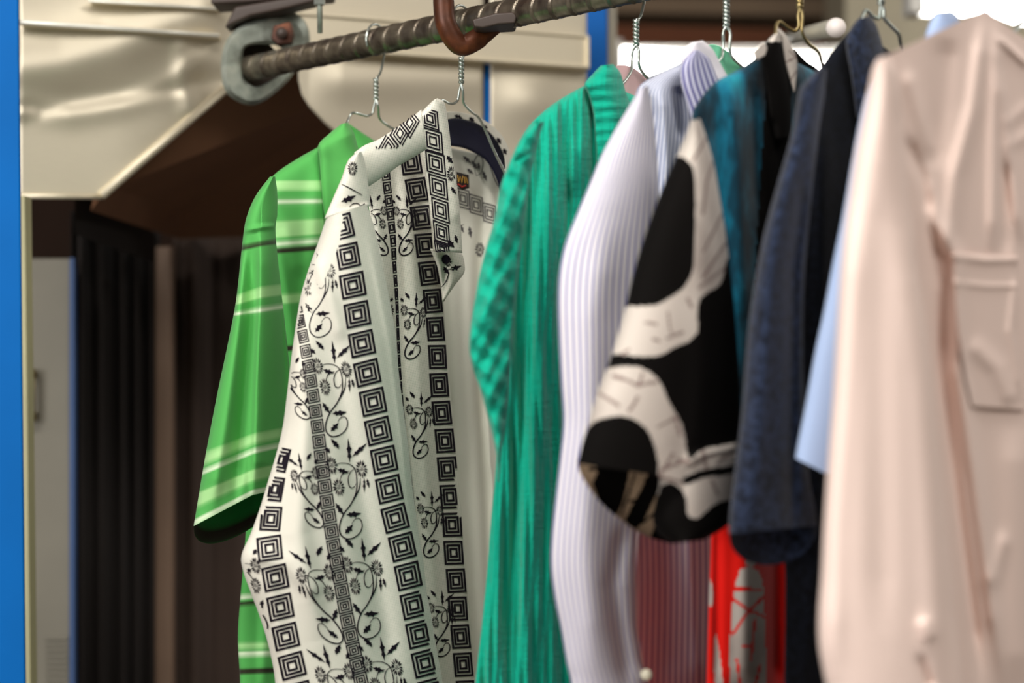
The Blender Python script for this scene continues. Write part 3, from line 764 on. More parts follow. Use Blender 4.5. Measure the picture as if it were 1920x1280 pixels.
# near front panel
gP = [(768, 250), (770, 300), (781, 352), (790, 402), (797, 452), (803, 503), (811, 558), (816, 610), (820, 660), (823, 712), (828, 768), (834, 822), (839, 877), (844, 931), (848, 985), (851, 1040), (856, 1095), (859, 1145), (864, 1195), (869, 1250), (874, 1300), (880, 1380)]
gSF = [(722, 300), (725, 340), (732, 400), (737, 450), (740, 500), (744, 560), (747, 640), (750, 700), (758, 800), (772, 920), (785, 1050), (800, 1180), (812, 1300), (820, 1400)]
ik = Ink(fmin=.01, fmax=.995)
col_squares(ik, gP, lambda y: 41 if y > 300 else 34, lambda y: 52.6, lambda y: float(np.interp(y, [250, 400, 600, 900, 1300], [34, 36, 29, 33, 31])), 2, shear=.04)
col_squares(ik, gSF, lambda y: 20, lambda y: 25, lambda y: float(np.interp(y, [300, 420, 500, 600], [14, 11, 5, 3])), 2, rings=(1, .5))
for s in (1, -1): col_vines(ik, gSF, s, 395, 186, 1300, lambda y: .60 if y < 500 else .66, 2)
fr = Part([(684, 282), (688, 330), (692, 390), (702, 440), (708, 480), (712, 540), (715, 600), (718, 700), (726, 800), (740, 900), (755, 1040), (775, 1180), (795, 1300), (810, 1400), (850, 1700)],
     [(792, 240), (800, 330), (812, 400), (822, 450), (824, 480), (829, 540), (834, 600), (841, 700), (851, 800), (860, 900), (872, 1040), (884, 1180), (893, 1300), (900, 1400), (920, 1700)],
     pl(865, 770, .8, -.005), .0, 'sheet', nu=50, nv=240,
     folds=[([(737, 300), (742, 480), (748, 700), (760, 900), (790, 1200)], 14, 12, -.010), ([(765, 330), (778, 480), (790, 700), (810, 1000), (840, 1290)], 18, 20, .008), ([(705, 380), (718, 480), (722, 560)], 10, 12, .006),
            ([(770, 250), (785, 300), (800, 400)], 14, 14, -.010), ([(845, 600), (866, 900), (893, 1280)], 5, 7, .003)])
fr.build('front_panel', [M_white, M_ink], ws, ink=ik)
# back panel seen from inside
ik = Ink(fmin=.02, fmax=.98)
for k, (x, y) in enumerate(((868, 372), (893, 384), (918, 400), (944, 418))): ik.square((x, y), (12, 3.5), (1, 17), 2.2)
for a, b in (((868, 292), (884, 306)), ((884, 300), (896, 318)), ((876, 316), (888, 326)), ((862, 420), (870, 436)), ((880, 424), (884, 446)), ((905, 320), (913, 340))): ik.leaf(a, b, idT, 3)
ik.curve([(893, 330), (889, 305), (897, 290), (905, 300), (903, 322), (893, 330)], 1.6); ik.leaf((897, 304), (899, 320), idT, 2.5)
ik.curve([(915, 300), (925, 330), (935, 350), (940, 345)], 1.6); ik.curve([(865, 440), (862, 425), (870, 420)], 1.4); ik.flower((900, 468), idT, 12, 4)
bk = Part([(770, 262), (775, 330), (780, 400), (785, 460), (790, 560), (795, 700), (800, 900), (820, 1100), (840, 1300), (860, 1700)],
     [(955, 300), (948, 350), (942, 400), (930, 450), (920, 560), (915, 700), (919, 850), (926, 950), (930, 1300), (935, 1700)],
     pl(865, 860, .8, .055), -.02, 'sheet', nu=50, nv=160,
     folds=[([(880, 440), (884, 700), (900, 1000), (915, 1290)], 16, 14, .007), ([(905, 300), (903, 500), (905, 800)], 12, 12, -.008), ([(850, 480), (860, 700), (870, 900)], 12, 14, .004)])
bk.build('back_panel', [M_whitein, M_inkf], ws, ink=ik)
# far front edge hanging behind the opening
Part([(905, 440), (906, 560), (908, 700), (910, 850), (913, 1000), (915, 1300), (920, 1700)], [(965, 430), (962, 560), (958, 700), (955, 850), (955, 1000), (955, 1300), (960, 1700)],
     pl(865, 930, .8, .09), 0., 'sheet', nu=14, nv=60, waves=[(.12, .002, 0, .003)]).build('far_front_panel', [M_whitein], ws)
# collar: lying side piece, falling flap, back rim, navy lining
ik = Ink(fmin=-1, fmax=2, top=-90, near=4)
for c, h in (((692, 330), 13), ((705, 302), 14), ((728, 276), 14), ((750, 250), 13), ((768, 230), 9)):
    ik.square(c, (9.5, 12.5), (-11.5, 10.5) if c[0] < 700 else (-8.5, 15.5), 2.6)
Part([(664, 286), (684, 272), (708, 262), (735, 245), (765, 225), (790, 205)], [(684, 354), (700, 344), (728, 325), (752, 308), (780, 292), (800, 280)],
     pl(865, 720, .6, -.072), .012, 'sheet', nu=24, nv=44).build('collar_side', [M_white, M_ink], ws, ink=ik)
ik = Ink(fmin=.0, fmax=1.0, top=0)
for c, w, h, sh in (((806, 222), 15, 17, 3), ((812, 264), 17, 20, 3), ((817, 306), 17, 19, 3), ((822, 350), 16, 19, 4), ((826, 394), 15, 19, 3), ((828, 436), 14, 18, 3), ((829, 466), 13, 10, 2)):
    ik.square(c, (w, 5), (1.5, h), 2.8)
ik.flower((847, 326), idT, 12, 8); ik.leaf((838, 292), (850, 306), idT, 4); ik.leaf((846, 350), (856, 364), idT, 3); ik.leaf((840, 450), (852, 464), idT, 5); ik.leaf((854, 440), (858, 456), idT, 3)
cl = Part([(812, 188), (796, 204), (780, 224), (784, 250), (790, 290), (797, 330), (803, 370), (808, 420), (812, 471)],
     [(820, 184), (833, 192), (838, 214), (843, 250), (848, 290), (854, 330), (860, 370), (864, 420), (867, 474)],
     pl(865, 825, .5, -.075), .014, 'sheet', nu=26, nv=70, folds=[([(826, 188), (846, 280), (862, 400)], 14, 12, .006, 0), ([(785, 226), (796, 300), (808, 420)], 8, 6, .004, 0)])
cl.build('collar_flap', [M_white, M_ink], ws, ink=ik)
ik = Ink(fmin=.0, fmax=1.0, top=0); ik.flower((840, 490), idT, 9, 2); ik.poly([(836+8*math.cos(a), 486+9*math.sin(a)) for a in np.linspace(0, 6.28, 14)[:-1]]); ik.leaf((832, 500), (842, 514), idT, 4); ik.curve([(826, 540), (836, 528), (842, 510)], 2); ik.leaf((842, 505), (866, 498), idT, 4)
Part([(806, 466), (812, 480), (820, 500), (826, 530), (828, 548), (829, 560)], [(862, 470), (868, 480), (871, 495), (870, 512), (852, 536), (832, 566)],
     pl(865, 840, .5, -.045), .01, 'sheet', nu=18, nv=24, folds=[([(828, 470), (836, 500), (834, 560)], 8, 8, -.006)]).build('collar_point', [M_white, M_ink], ws, ink=ik)
ik = Ink(fmin=-1, fmax=2, top=-90, near=3)
for a, b in (((852, 216), (868, 222)), ((880, 220), (890, 228)), ((905, 236), (915, 240)), ((932, 258), (940, 270)), ((944, 278), (950, 290))): ik.leaf(a, b, idT, 4)
# rim as an arc: rows run around the neck
def strip_rows(A, B, plane, name, mats, ink=None, nv=90, nu=8, folds=()):
    # Part wants rows by y; here the rows go along the arc
    return Part(A, B, plane, 0., 'sheet', nu=nu, nv=nv, folds=folds).build(name, mats, ws, ink=ink)
strip_rows([(832, 226), (850, 222), (870, 224), (895, 232), (918, 248), (935, 270), (946, 296), (948, 330)], [(832, 210), (852, 209), (875, 213), (902, 222), (928, 240), (946, 262), (958, 292), (960, 330)],
           pl(865, 890, .8, .035), 'collar_rim', [M_white, M_ink], ik)
strip_rows([(832, 272), (850, 274), (870, 278), (890, 287), (910, 300), (925, 322), (935, 348), (940, 375)], [(832, 222), (850, 219), (870, 221), (895, 229), (918, 245), (936, 268), (950, 296), (950, 340)],
           pl(865, 890, .8, .045), 'collar_lining', [M_navyin])
lab = MB().prism([W(x, y, float(pl(865, 860, .8, .055)(x))-.004) for x, y in ((856, 322), (879, 328), (880, 352), (866, 357), (856, 346))], (0, .002, 0))
lb = lab.build('neck_label', cloth('label_black', srgb(34, 22, 18), rough=.6, wst=0), ws); lb['label'] = 'dark woven neck label with gold letters'
def lp(x, y): return W(x, y, float(pl(865, 860, .8, .055)(x))-.0052)
mb = MB()
for seg in (((858, 328), (860, 341), (863, 331), (866, 342), (868, 330)), ((871, 331), (872, 343)), ((874, 332), (877, 344))):
    mb.tube([lp(*p) for p in seg], .0004, 6)
mb.build('gold_letters', simple('gold_thread', srgb(196, 150, 60), .5), lb)
MB().tube([lp(859, 345), lp(866, 350), lp(873, 348)], .0006, 6).build('red_stitch', simple('red_thread', srgb(190, 40, 30), .6), lb)

# ---------------------------------------------------------------- teal crinkled shirt
def tealfn(sx, sy, diag=0, lo=(2, 150, 124), hi=(6, 176, 146)):
    def fn(t, v):
        uv = t.n('ShaderNodeUVMap'); uv.uv_map = 'cloth'
        mp = t.n('ShaderNodeMapping'); mp.inputs['Rotation'].default_value = (0, 0, diag); mp.inputs['Scale'].default_value = (sx, sy, 1); t.l(uv.outputs[0], mp.inputs[0])
        n1 = t.noise(mp.outputs[0], 1, 2)
        t.b.inputs['Roughness'].default_value = .8
        bm = t.n('ShaderNodeBump'); bm.inputs['Strength'].default_value = .45; bm.inputs['Distance'].default_value = .004
        mp2 = t.n('ShaderNodeMapping'); mp2.inputs['Rotation'].default_value = (0, 0, diag); mp2.inputs['Scale'].default_value = (sy*1.6, sx*.6, 1); t.l(uv.outputs[0], mp2.inputs[0])
        n2 = t.noise(mp2.outputs[0], 1, 2)
        s = t.math('ADD', n1, t.math('MULTIPLY', n2, .5 if not diag else .9)); t.l(s, bm.inputs['Height']); t.l(bm.outputs[0], t.b.inputs['Normal'])
        return t.mixc(n1, srgb(*lo), srgb(*hi))
    return fn
M_teal = cloth('teal_crinkle_gauze', colfn=tealfn(170, 26), wst=0, sheen=.2)
M_tealx = cloth('teal_crinkle_gauze_sleeve', colfn=tealfn(75, 60, .5), wst=0, sheen=.2)
M_tealc = cloth('teal_crinkle_gauze_collar', colfn=tealfn(20, 90, .15), wst=0, sheen=.2)
tl = garment('gauze_shirt', 'teal green crinkled gauze shirt next to the pale striped shirt', 'shirt', 1193)
crk = [(.42, .01, 0, .0016), (.25, -.012, 1.2, .0022), (.12, .006, 2.2, .003)]
Part([(1100, 158), (1060, 180), (1020, 208), (985, 245), (965, 290), (955, 350), (945, 440), (935, 560), (925, 700), (930, 820), (929, 880), (920, 980), (912, 1080), (902, 1180), (890, 1290), (880, 1420), (870, 1700)],
     [(1112, 152), (1180, 175), (1230, 200), (1255, 240), (1270, 290), (1275, 350), (1275, 440), (1270, 560), (1265, 700), (1260, 820), (1260, 880), (1260, 980), (1262, 1080), (1266, 1180), (1270, 1290), (1275, 1420), (1280, 1700)],
     pl(1193, 1060, .7, 0.), .03, .10, nu=120, nv=200, waves=crk,
     folds=[([(1040, 300), (1030, 500), (1010, 800), (990, 1280)], 26, 34, .012), ([(1000, 300), (985, 500), (965, 800), (955, 1280)], 18, 22, -.008), ([(1070, 330), (1055, 500), (1060, 650)], 12, 18, -.012), ([(1085, 250), (1100, 420), (1060, 480)], 20, 14, .008)]
     ).build('body', [M_teal], tl)
Part([(1000, 232), (975, 262), (955, 305), (938, 350), (927, 410), (908, 475), (892, 550), (880, 632), (884, 680), (902, 735), (918, 795), (930, 850), (932, 900)],
     [(1020, 228), (1010, 262), (1000, 305), (992, 350), (984, 410), (976, 475), (968, 550), (962, 632), (958, 680), (954, 735), (948, 795), (940, 850), (936, 905)],
     pl(1193, 940, .4, -.055), .018, .03, nu=60, nv=130, waves=[(.2, .1, 0, .0012), (.1, -.14, 1, .0016), (.07, .05, 2, .002)], backsag=0,
     folds=[([(1005, 290), (985, 400), (968, 560), (950, 800)], 12, 12, .006), ([(960, 330), (930, 480), (910, 640)], 16, 20, .006), ([(966, 302), (985, 292), (1000, 285)], 3, 4, -.003, 0)]
     ).build('sleeve', [M_tealx], tl)
Part([(1126, 123), (1112, 138), (1096, 158), (1104, 180), (1112, 215), (1116, 260), (1118, 330), (1120, 400)],
     [(1150, 120), (1164, 138), (1172, 168), (1182, 195), (1200, 230), (1210, 270), (1215, 330), (1215, 400)],
     pl(1193, 1140, .5, -.045), .022, 'sheet', nu=44, nv=80, waves=[(.02, .3, 0, .0008)], folds=[([(1098, 160), (1113, 210), (1118, 330)], 5, 12, .007, 0), ([(1135, 125), (1150, 200), (1160, 330)], 22, 22, .006)]
     ).build('collar', [M_tealc], tl)
Part([(1170, 168), (1176, 185), (1184, 205), (1190, 230)], [(1205, 160), (1215, 175), (1222, 200), (1226, 230)], pl(1193, 1200, .6, .05), 0, 'sheet', nu=12, nv=12).build('collar_back', [M_tealc], tl)

# ---------------------------------------------------------------- pale striped shirt
def stripefn(freq, c0, c1, rot=0., thr=.2):
    def fn(t, v):
        uv = t.n('ShaderNodeUVMap'); uv.uv_map = 'UVMap'
        mp = t.n('ShaderNodeMapping'); mp.inputs['Rotation'].default_value = (0, 0, rot); t.l(uv.outputs[0], mp.inputs[0])
        sp = t.n('ShaderNodeSeparateXYZ'); t.l(mp.outputs[0], sp.inputs[0])
        s = t.math('SINE', t.math('MULTIPLY', sp.outputs[0], freq)); r = t.n('ShaderNodeMapRange'); r.inputs[1].default_value = thr-.35; r.inputs[2].default_value = thr+.5
        t.l(s, r.inputs[0]); return t.mixc(r.outputs[0], c0, c1)
    return fn
WS0, WS1 = srgb(240, 236, 238), srgb(138, 138, 190)
M_strs = cloth('white_blue_stripe_cotton', colfn=stripefn(2*math.pi*15, WS0, WS1, thr=.35), rough=.8, wst=.05)
M_strb = cloth('blue_stripe_cotton_body', colfn=stripefn(2*math.pi*34, srgb(214, 216, 226), srgb(120, 132, 168), thr=.1), rough=.8, wst=.05)
M_strr = cloth('stripe_cotton_bounce_tint', colfn=stripefn(2*math.pi*26, srgb(230, 222, 228), srgb(176, 160, 190), thr=.2), rough=.8, wst=.05)  # stripes tinted for red light bounced onto the lower body
M_wband = cloth('white_collar_band', srgb(232, 228, 236), rough=.8)
st = garment('dress_shirt', 'white dress shirt with thin blue stripes behind the leaf print sleeve', 'shirt', 1362)
Part([(1276, 118), (1235, 138), (1196, 165), (1190, 210), (1180, 300), (1170, 400), (1150, 520), (1140, 700), (1130, 900), (1130, 1000)],
     [(1290, 112), (1350, 150), (1400, 190), (1420, 240), (1420, 320), (1420, 420), (1420, 540), (1420, 700), (1420, 900), (1420, 1000)],
     pl(1362, 1260, .7, .02), .03, .09, nu=90, nv=120,
     folds=[([(1215, 180), (1225, 300), (1230, 500)], 14, 16, -.010), ([(1240, 150), (1250, 300), (1240, 520)], 14, 16, .010), ([(1275, 160), (1280, 260)], 12, 12, -.008), ([(1200, 600), (1210, 1000)], 30, 30, .01)]
     ).build('body', [M_strb], st)
Part([(1130, 960), (1135, 1100), (1130, 1280), (1120, 1700)], [(1420, 960), (1420, 1100), (1420, 1280), (1420, 1700)],
     pl(1362, 1260, .7, .0), .03, .09, nu=90, nv=80,
     folds=[([(1200, 960), (1190, 1110), (1200, 1290)], 12, 18, .012), ([(1250, 960), (1255, 1280)], 22, 26, -.010), ([(1290, 960), (1310, 1290)], 14, 20, .010), ([(1195, 1190), (1170, 1290)], 8, 14, -.008)]
     ).build('body_lower', [M_strr], st)
Part([(1198, 168), (1180, 198), (1155, 240), (1128, 290), (1105, 345), (1082, 400), (1062, 450), (1050, 500), (1046, 560), (1048, 640), (1052, 720), (1056, 790), (1050, 860), (1042, 930), (1035, 1000), (1033, 1060), (1040, 1120), (1052, 1180), (1062, 1240), (1072, 1290), (1085, 1420), (1100, 1700)],
     [(1215, 160), (1222, 198), (1228, 240), (1232, 290), (1235, 345), (1235, 400), (1235, 450), (1235, 500), (1232, 560), (1230, 640), (1225, 720), (1215, 790), (1205, 860), (1200, 930), (1195, 1000), (1192, 1060), (1194, 1120), (1196, 1180), (1206, 1240), (1220, 1290), (1240, 1420), (1260, 1700)],
     pl(1362, 1130, .35, -.05), .02, .04, nu=80, nv=200, pw=.45,
     folds=[([(1140, 400), (1110, 600), (1110, 800), (1100, 1000), (1120, 1280)], 30, 34, .006), ([(1170, 980), (1150, 1100), (1180, 1290)], 16, 16, -.006)]
     ).build('sleeve', [M_strs], st)
Part([(1296, 80), (1282, 92), (1276, 112), (1280, 124), (1300, 130), (1325, 140), (1350, 170)], [(1318, 76), (1336, 92), (1346, 110), (1356, 128), (1364, 142), (1372, 158), (1385, 190)],
     pl(1362, 1320, .5, -.03), .015, 'sheet', nu=20, nv=30).build('collar_band', [M_wband], st)
Part([(1300, 95), (1283, 112), (1276, 130), (1278, 160), (1290, 200), (1300, 240)], [(1310, 94), (1328, 108), (1338, 128), (1350, 160), (1366, 200), (1380, 240)],
     pl(1362, 1310, .5, -.045), .012, 'sheet', nu=24, nv=40).build('collar', [cloth('blue_stripe_collar', colfn=stripefn(2*math.pi*7, srgb(206, 206, 228), srgb(110, 108, 160), .4, thr=.0), wst=.05)], st)
bb = MB().tube([W(1212, 1264, 1.40), W(1212, 1264, 1.396)], .004, 20); bb.build('button', simple('pearl_button', srgb(236, 230, 206), .3), st, True)

# ---------------------------------------------------------------- leaf print shirt (black and cream sleeve, teal and red body)
M_crm = cloth('cream_print_cloth', colfn=lambda t, v: t.mixc(t.ramp(t.noise(v, 16, 3), [(.50, (0, 0, 0, 1)), (.72, (.6, .6, .6, 1))]), srgb(208, 199, 190), srgb(140, 126, 120)), rough=.75, wst=.1)
M_blk = cloth('black_print_cloth', srgb(9, 7, 6), rough=.9, wst=.1, sheen=0)
M_tau = cloth('taupe_print_inside', srgb(206, 178, 146), rough=.85, wst=.1)
M_line = cloth('brown_print_line', srgb(140, 122, 116), rough=.8, wst=.1)
M_tbl = cloth('teal_watercolour_cloth', colfn=lambda t, v: t.ramp(t.noise(t.coord(scale=(1.6, 1, .55)), 18, 4, .6), [(.36, srgb(3, 14, 22)), (.50, srgb(4, 56, 74)), (.60, srgb(10, 102, 128)), (.72, srgb(24, 140, 158))]), rough=.8, wst=.1)
M_red = cloth('red_print_cloth', srgb(236, 22, 10), rough=.7, wst=.1)
hw = garment('leaf_print_shirt', 'short sleeved shirt with black and cream leaf print sleeve and teal front', 'shirt', 1500)
polyA = smooth_poly([(1284, 296), (1300, 318), (1304, 380), (1302, 440), (1300, 500), (1284, 536), (1256, 558), (1228, 572), (1180, 574), (1130, 572), (1130, 500), (1210, 380), (1262, 300)])
polyB = smooth_poly([(1372, 478), (1362, 490), (1352, 530), (1330, 546), (1312, 562), (1308, 590), (1308, 622), (1290, 640), (1262, 652), (1236, 666), (1200, 668), (1160, 664), (1125, 666), (1120, 690), (1180, 686), (1212, 694), (1236, 714), (1254, 752), (1280, 800), (1288, 850), (1296, 860), (1320, 842), (1350, 836), (1385, 828), (1420, 820), (1420, 500)], 4)
polyD = smooth_poly([(1070, 880), (1090, 832), (1108, 796), (1140, 782), (1178, 782), (1208, 800), (1226, 832), (1234, 870), (1232, 900), (1200, 920), (1070, 900)])
polyE = smooth_poly([(1240, 910), (1262, 905), (1285, 930), (1290, 965), (1310, 970), (1340, 945), (1375, 935), (1400, 925), (1400, 1060), (1200, 1060), (1215, 980)])
lines_h = [([(1150, 705), (1175, 712), (1195, 722), (1230, 716)], 5), ([(1205, 700), (1198, 725)], 4), ([(1120, 735), (1160, 760)], 5), ([(1180, 770), (1196, 745)], 5), ([(1235, 800), (1262, 785)], 4), ([(1266, 780), (1274, 815)], 5),
           ([(1240, 880), (1290, 862)], 6), ([(1238, 890), (1262, 850)], 5), ([(1270, 860), (1292, 868)], 4), ([(1238, 895), (1285, 905)], 5), ([(1318, 845), (1326, 885)], 6), ([(1288, 900), (1316, 888), (1376, 882)], 12), ([(1345, 868), (1372, 848)], 5), ([(1335, 900), (1345, 925)], 5),
           ([(1345, 280), (1325, 340), (1318, 400)], 4), ([(1355, 400), (1320, 470)], 4), ([(1362, 455), (1318, 520)], 5), ([(1252, 585), (1256, 615), (1262, 630)], 3), ([(1250, 635), (1280, 622)], 4), ([(1290, 560), (1296, 575)], 5), ([(1210, 605), (1230, 608)], 4), ([(1160, 668), (1180, 655)], 4), ([(1225, 636), (1236, 640)], 5),
           ([(1375, 490), (1310, 540)], 4), ([(1330, 250), (1300, 300)], 4)]
innerbands = [smooth_poly([(1110, 905), (1130, 870), (1165, 850), (1180, 880), (1160, 960), (1130, 950)]), smooth_poly([(1170, 975), (1200, 920), (1222, 880), (1245, 890), (1225, 940), (1195, 990)]), smooth_poly([(1225, 990), (1245, 930), (1280, 900), (1310, 920), (1330, 1060), (1215, 1060)])]
def hawm(x, y, inner=False):
    m = np.zeros(x.shape, int)
    if inner:
        m[:] = 2
        for p in innerbands: m[pip(x, y, p)] = 1
        for a, b, w in (((1120, 880), (1150, 910), 5), ((1190, 890), (1165, 965), 4), ((1210, 900), (1200, 960), 4), ((1180, 940), (1220, 930), 3), ((1205, 980), (1240, 950), 4), ((1105, 880), (1140, 870), 4)):
            d, _, _ = seg_dist(x, y, [a, b]); m[d < w/2+.5] = 1
        return m
    for pts, w in lines_h:
        d, _, _ = seg_dist(x, y, pts); m[d < w/2+.5] = 3
    for p in (polyA, polyB, polyD, polyE): m[pip(x, y, p)] = 1
    d, _, _ = seg_dist(x, y, [(1288, 900), (1316, 888), (1376, 880)]); m[d < 8] = 1
    return m
# sleeve front (outer) layer
Part([(1296, 224), (1284, 258), (1268, 295), (1245, 345), (1222, 405), (1203, 460), (1186, 520), (1172, 580), (1158, 630), (1140, 685), (1120, 735), (1104, 790), (1092, 830), (1083, 868)],
     [(1312, 222), (1326, 262), (1338, 305), (1348, 360), (1358, 420), (1366, 480), (1374, 545), (1380, 610), (1385, 680), (1388, 740), (1388, 800), (1386, 860), (1382, 920), (1368, 985)],
     pl(1500, 1270, .35, -.06), .04, .045, M=[(1304, 226), (1306, 262), (1306, 302), (1300, 356), (1294, 416), (1290, 474), (1286, 535), (1280, 598), (1272, 660), (1262, 715), (1252, 765), (1244, 815), (1238, 850), (1236, 892)], fm=.52,
     nu=110, nv=260, pw=.42, backsag=0, folds=[([(1310, 300), (1318, 480), (1320, 700), (1300, 900)], 26, 26, .004), ([(1300, 860), (1330, 850), (1380, 840)], 14, 10, .006, 0)]
     ).build('sleeve', [M_crm, M_blk, M_tau, M_line], hw, facemat=lambda x, y: hawm(x, y))
# far side of the cuff opening, seen from inside, and the turned-up cuff
Part([(1083, 862), (1086, 882), (1098, 905), (1118, 932), (1140, 955), (1165, 975), (1190, 993), (1220, 1008), (1255, 1018)],
     [(1245, 800), (1258, 830), (1272, 860), (1290, 890), (1310, 915), (1330, 935), (1350, 955), (1358, 975), (1340, 1000)],
     pl(1500, 1270, .35, -.035), -.012, 'sheet', nu=80, nv=80).build('cuff_inside', [M_crm, M_blk, M_tau, M_line], hw, facemat=lambda x, y: hawm(x, y, True))
Part([(1236, 880), (1236, 910), (1228, 945), (1224, 975), (1235, 1000), (1258, 1019)], [(1386, 850), (1384, 880), (1380, 915), (1374, 950), (1362, 985), (1320, 1012)],
     pl(1500, 1270, .35, -.065), .035, 'sheet', nu=60, nv=60, pw=.5).build('cuff', [M_crm, M_blk, M_tau, M_line], hw, facemat=lambda x, y: hawm(x, y))
redc = [smooth_poly([(1388, 1066), (1412, 1064), (1430, 1090), (1434, 1180), (1434, 1300), (1376, 1300), (1368, 1240), (1372, 1150), (1378, 1100)]), smooth_poly([(1342, 1180), (1350, 1230), (1356, 1300), (1344, 1300), (1338, 1240)]), [(1400, 1048), (1418, 1052), (1414, 1062), (1398, 1058)], smooth_poly([(1331, 1085), (1336, 1100), (1335, 1135), (1329, 1130)])]
redl = [([(1374, 1104), (1425, 1105)], 5), ([(1374, 1122), (1405, 1145), (1430, 1120)], 5), ([(1405, 1145), (1372, 1190)], 4), ([(1406, 1145), (1432, 1155)], 5), ([(1416, 1160), (1408, 1235)], 4), ([(1394, 1212), (1416, 1208)], 3), ([(1382, 1235), (1388, 1290)], 4), ([(1425, 1250), (1414, 1290)], 5)]
def hbody(x, y):
    m = np.zeros(x.shape, int); lowm = y > 960
    edge = 1320+0*y
    m[(x > 1428+(y-300)*(-.06)) & (y < 600) & (y > 120) & (x < 1482)] = 1
    m[lowm] = 3
    c = np.zeros(x.shape, bool)
    for p in redc: c |= pip(x, y, p)
    for pts, w in redl:
        d, _, _ = seg_dist(x, y, pts); c &= ~(d < w/2+.5)
    m[c & lowm] = 2
    m[(y > 830) & (y <= 960)] = 1
    return m
Part([(1430, 100), (1385, 130), (1340, 155), (1310, 190), (1297, 222), (1300, 300), (1310, 420), (1322, 560), (1330, 700), (1334, 850), (1334, 950), (1332, 1040), (1328, 1150), (1324, 1290), (1320, 1420), (1310, 1700)],
     [(1440, 96), (1500, 120), (1550, 150), (1570, 190), (1580, 230), (1580, 300), (1580, 420), (1580, 560), (1580, 700), (1575, 850), (1570, 950), (1570, 1040), (1570, 1150), (1570, 1290), (1570, 1420), (1570, 1700)],
     pl(1500, 1400, .7, .0), .03, .08, nu=90, nv=420,
     folds=[([(1370, 150), (1385, 300), (1395, 600)], 14, 16, .008), ([(1340, 180), (1350, 400), (1370, 700)], 12, 14, -.006), ([(1410, 150), (1420, 400)], 10, 14, -.008), ([(1345, 980), (1345, 1290)], 10, 10, -.004), ([(1400, 980), (1400, 1290)], 24, 26, .012), ([(1455, 980), (1455, 1290)], 14, 20, -.014)]
     ).build('body', [M_tbl, M_blk, M_crm, M_red], hw, facemat=hbody)
Part([(1452, 64), (1440, 76), (1428, 98), (1432, 130), (1438, 170), (1442, 210), (1452, 262)], [(1462, 62), (1466, 80), (1470, 100), (1476, 130), (1482, 170), (1484, 210), (1482, 262)],
     pl(1500, 1460, .5, -.045), .012, 'sheet', nu=20, nv=50, folds=[([(1432, 110), (1445, 220)], 5, 8, .004, 0)]
     ).build('collar', [M_blk, M_crm, M_line], hw, facemat=lambda x, y: np.where(y < 78, 1, 0))
def ml(x, y):
    m = np.zeros(x.shape, int)
    for pts, w in (([(1444, 70), (1462, 78)], 4), ([(1470, 118), (1492, 108)], 4), ([(1478, 156), (1494, 132)], 3), ([(1480, 95), (1496, 110)], 3)):
        d, _, _ = seg_dist(x, y, pts); m[d < w/2] = 1
    return m
Part([(1456, 58), (1464, 72), (1468, 92), (1472, 118), (1480, 146), (1488, 172)], [(1462, 54), (1478, 72), (1487, 92), (1494, 112), (1494, 140), (1490, 174)], pl(1500, 1470, .5, -.05), .004, 'sheet', nu=20, nv=50).build('collar_flap', [M_crm, M_line], hw, facemat=ml)
Part([(1484, 92), (1490, 120), (1492, 150), (1496, 190)], [(1490, 92), (1512, 115), (1536, 134), (1550, 180)], pl(1500, 1510, .6, .04), 0, 'sheet', nu=16, nv=20).build('collar_back', [M_blk], hw)
Part([(1412, 96), (1414, 106), (1420, 112)], [(1432, 78), (1438, 90), (1434, 104)], pl(1500, 1425, .5, -.046), 0, 'sheet', nu=10, nv=10).build('shoulder_patch', [M_crm], hw)

# ---------------------------------------------------------------- navy shirt
def navyfn(lo, hi):
    return lambda t, v: t.ramp(t.noise(v, 190, 4, .75), [(.38, lo), (.62, hi)])
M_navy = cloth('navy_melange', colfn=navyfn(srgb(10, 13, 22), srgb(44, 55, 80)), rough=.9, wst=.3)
M_navyd = cloth('navy_melange_darker', colfn=navyfn(srgb(4, 5, 9), srgb(16, 20, 30)), rough=.9, wst=.2, sheen=.05)  # same navy mix as the sleeve in darker tones, for the body
nv_ = garment('navy_shirt', 'dark navy short sleeved shirt left of the pale blue sliver', 'shirt', 1652)
Part([(1590, 60), (1560, 95), (1535, 130), (1510, 160), (1498, 200), (1490, 300), (1480, 420), (1475, 600), (1472, 800), (1470, 1000), (1472, 1100), (1470, 1290), (1468, 1420), (1465, 1700)],
     [(1605, 50), (1660, 90), (1700, 130), (1720, 160), (1730, 200), (1730, 300), (1720, 420), (1715, 600), (1710, 800), (1705, 1000), (1705, 1100), (1705, 1290), (1705, 1420), (1705, 1700)],
     pl(1652, 1560, .7, .0), .02, .07, nu=60, nv=120, folds=[([(1540, 160), (1540, 600), (1530, 1280)], 14, 20, .010), ([(1505, 900), (1520, 960), (1510, 1290)], 14, 14, .006)]
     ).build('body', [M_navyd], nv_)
Part([(1536, 126), (1512, 150), (1499, 168), (1492, 205), (1483, 255), (1462, 330), (1445, 390), (1430, 450), (1415, 530), (1405, 600), (1397, 690), (1392, 760), (1383, 840), (1374, 910), (1368, 965), (1367, 1000)],
     [(1550, 130), (1548, 155), (1546, 180), (1540, 215), (1534, 265), (1526, 330), (1520, 390), (1514, 450), (1508, 530), (1506, 600), (1506, 690), (1508, 760), (1512, 840), (1520, 910), (1528, 950), (1532, 985)],
     pl(1652, 1470, .35, -.045), .03, .04, nu=60, nv=150, backsag=66, pw=.45,
     folds=[([(1485, 250), (1450, 450), (1432, 700), (1410, 980)], 20, 20, .006), ([(1515, 300), (1488, 500), (1484, 800), (1486, 1000)], 14, 14, -.012)]
     ).build('sleeve', [M_navy], nv_)
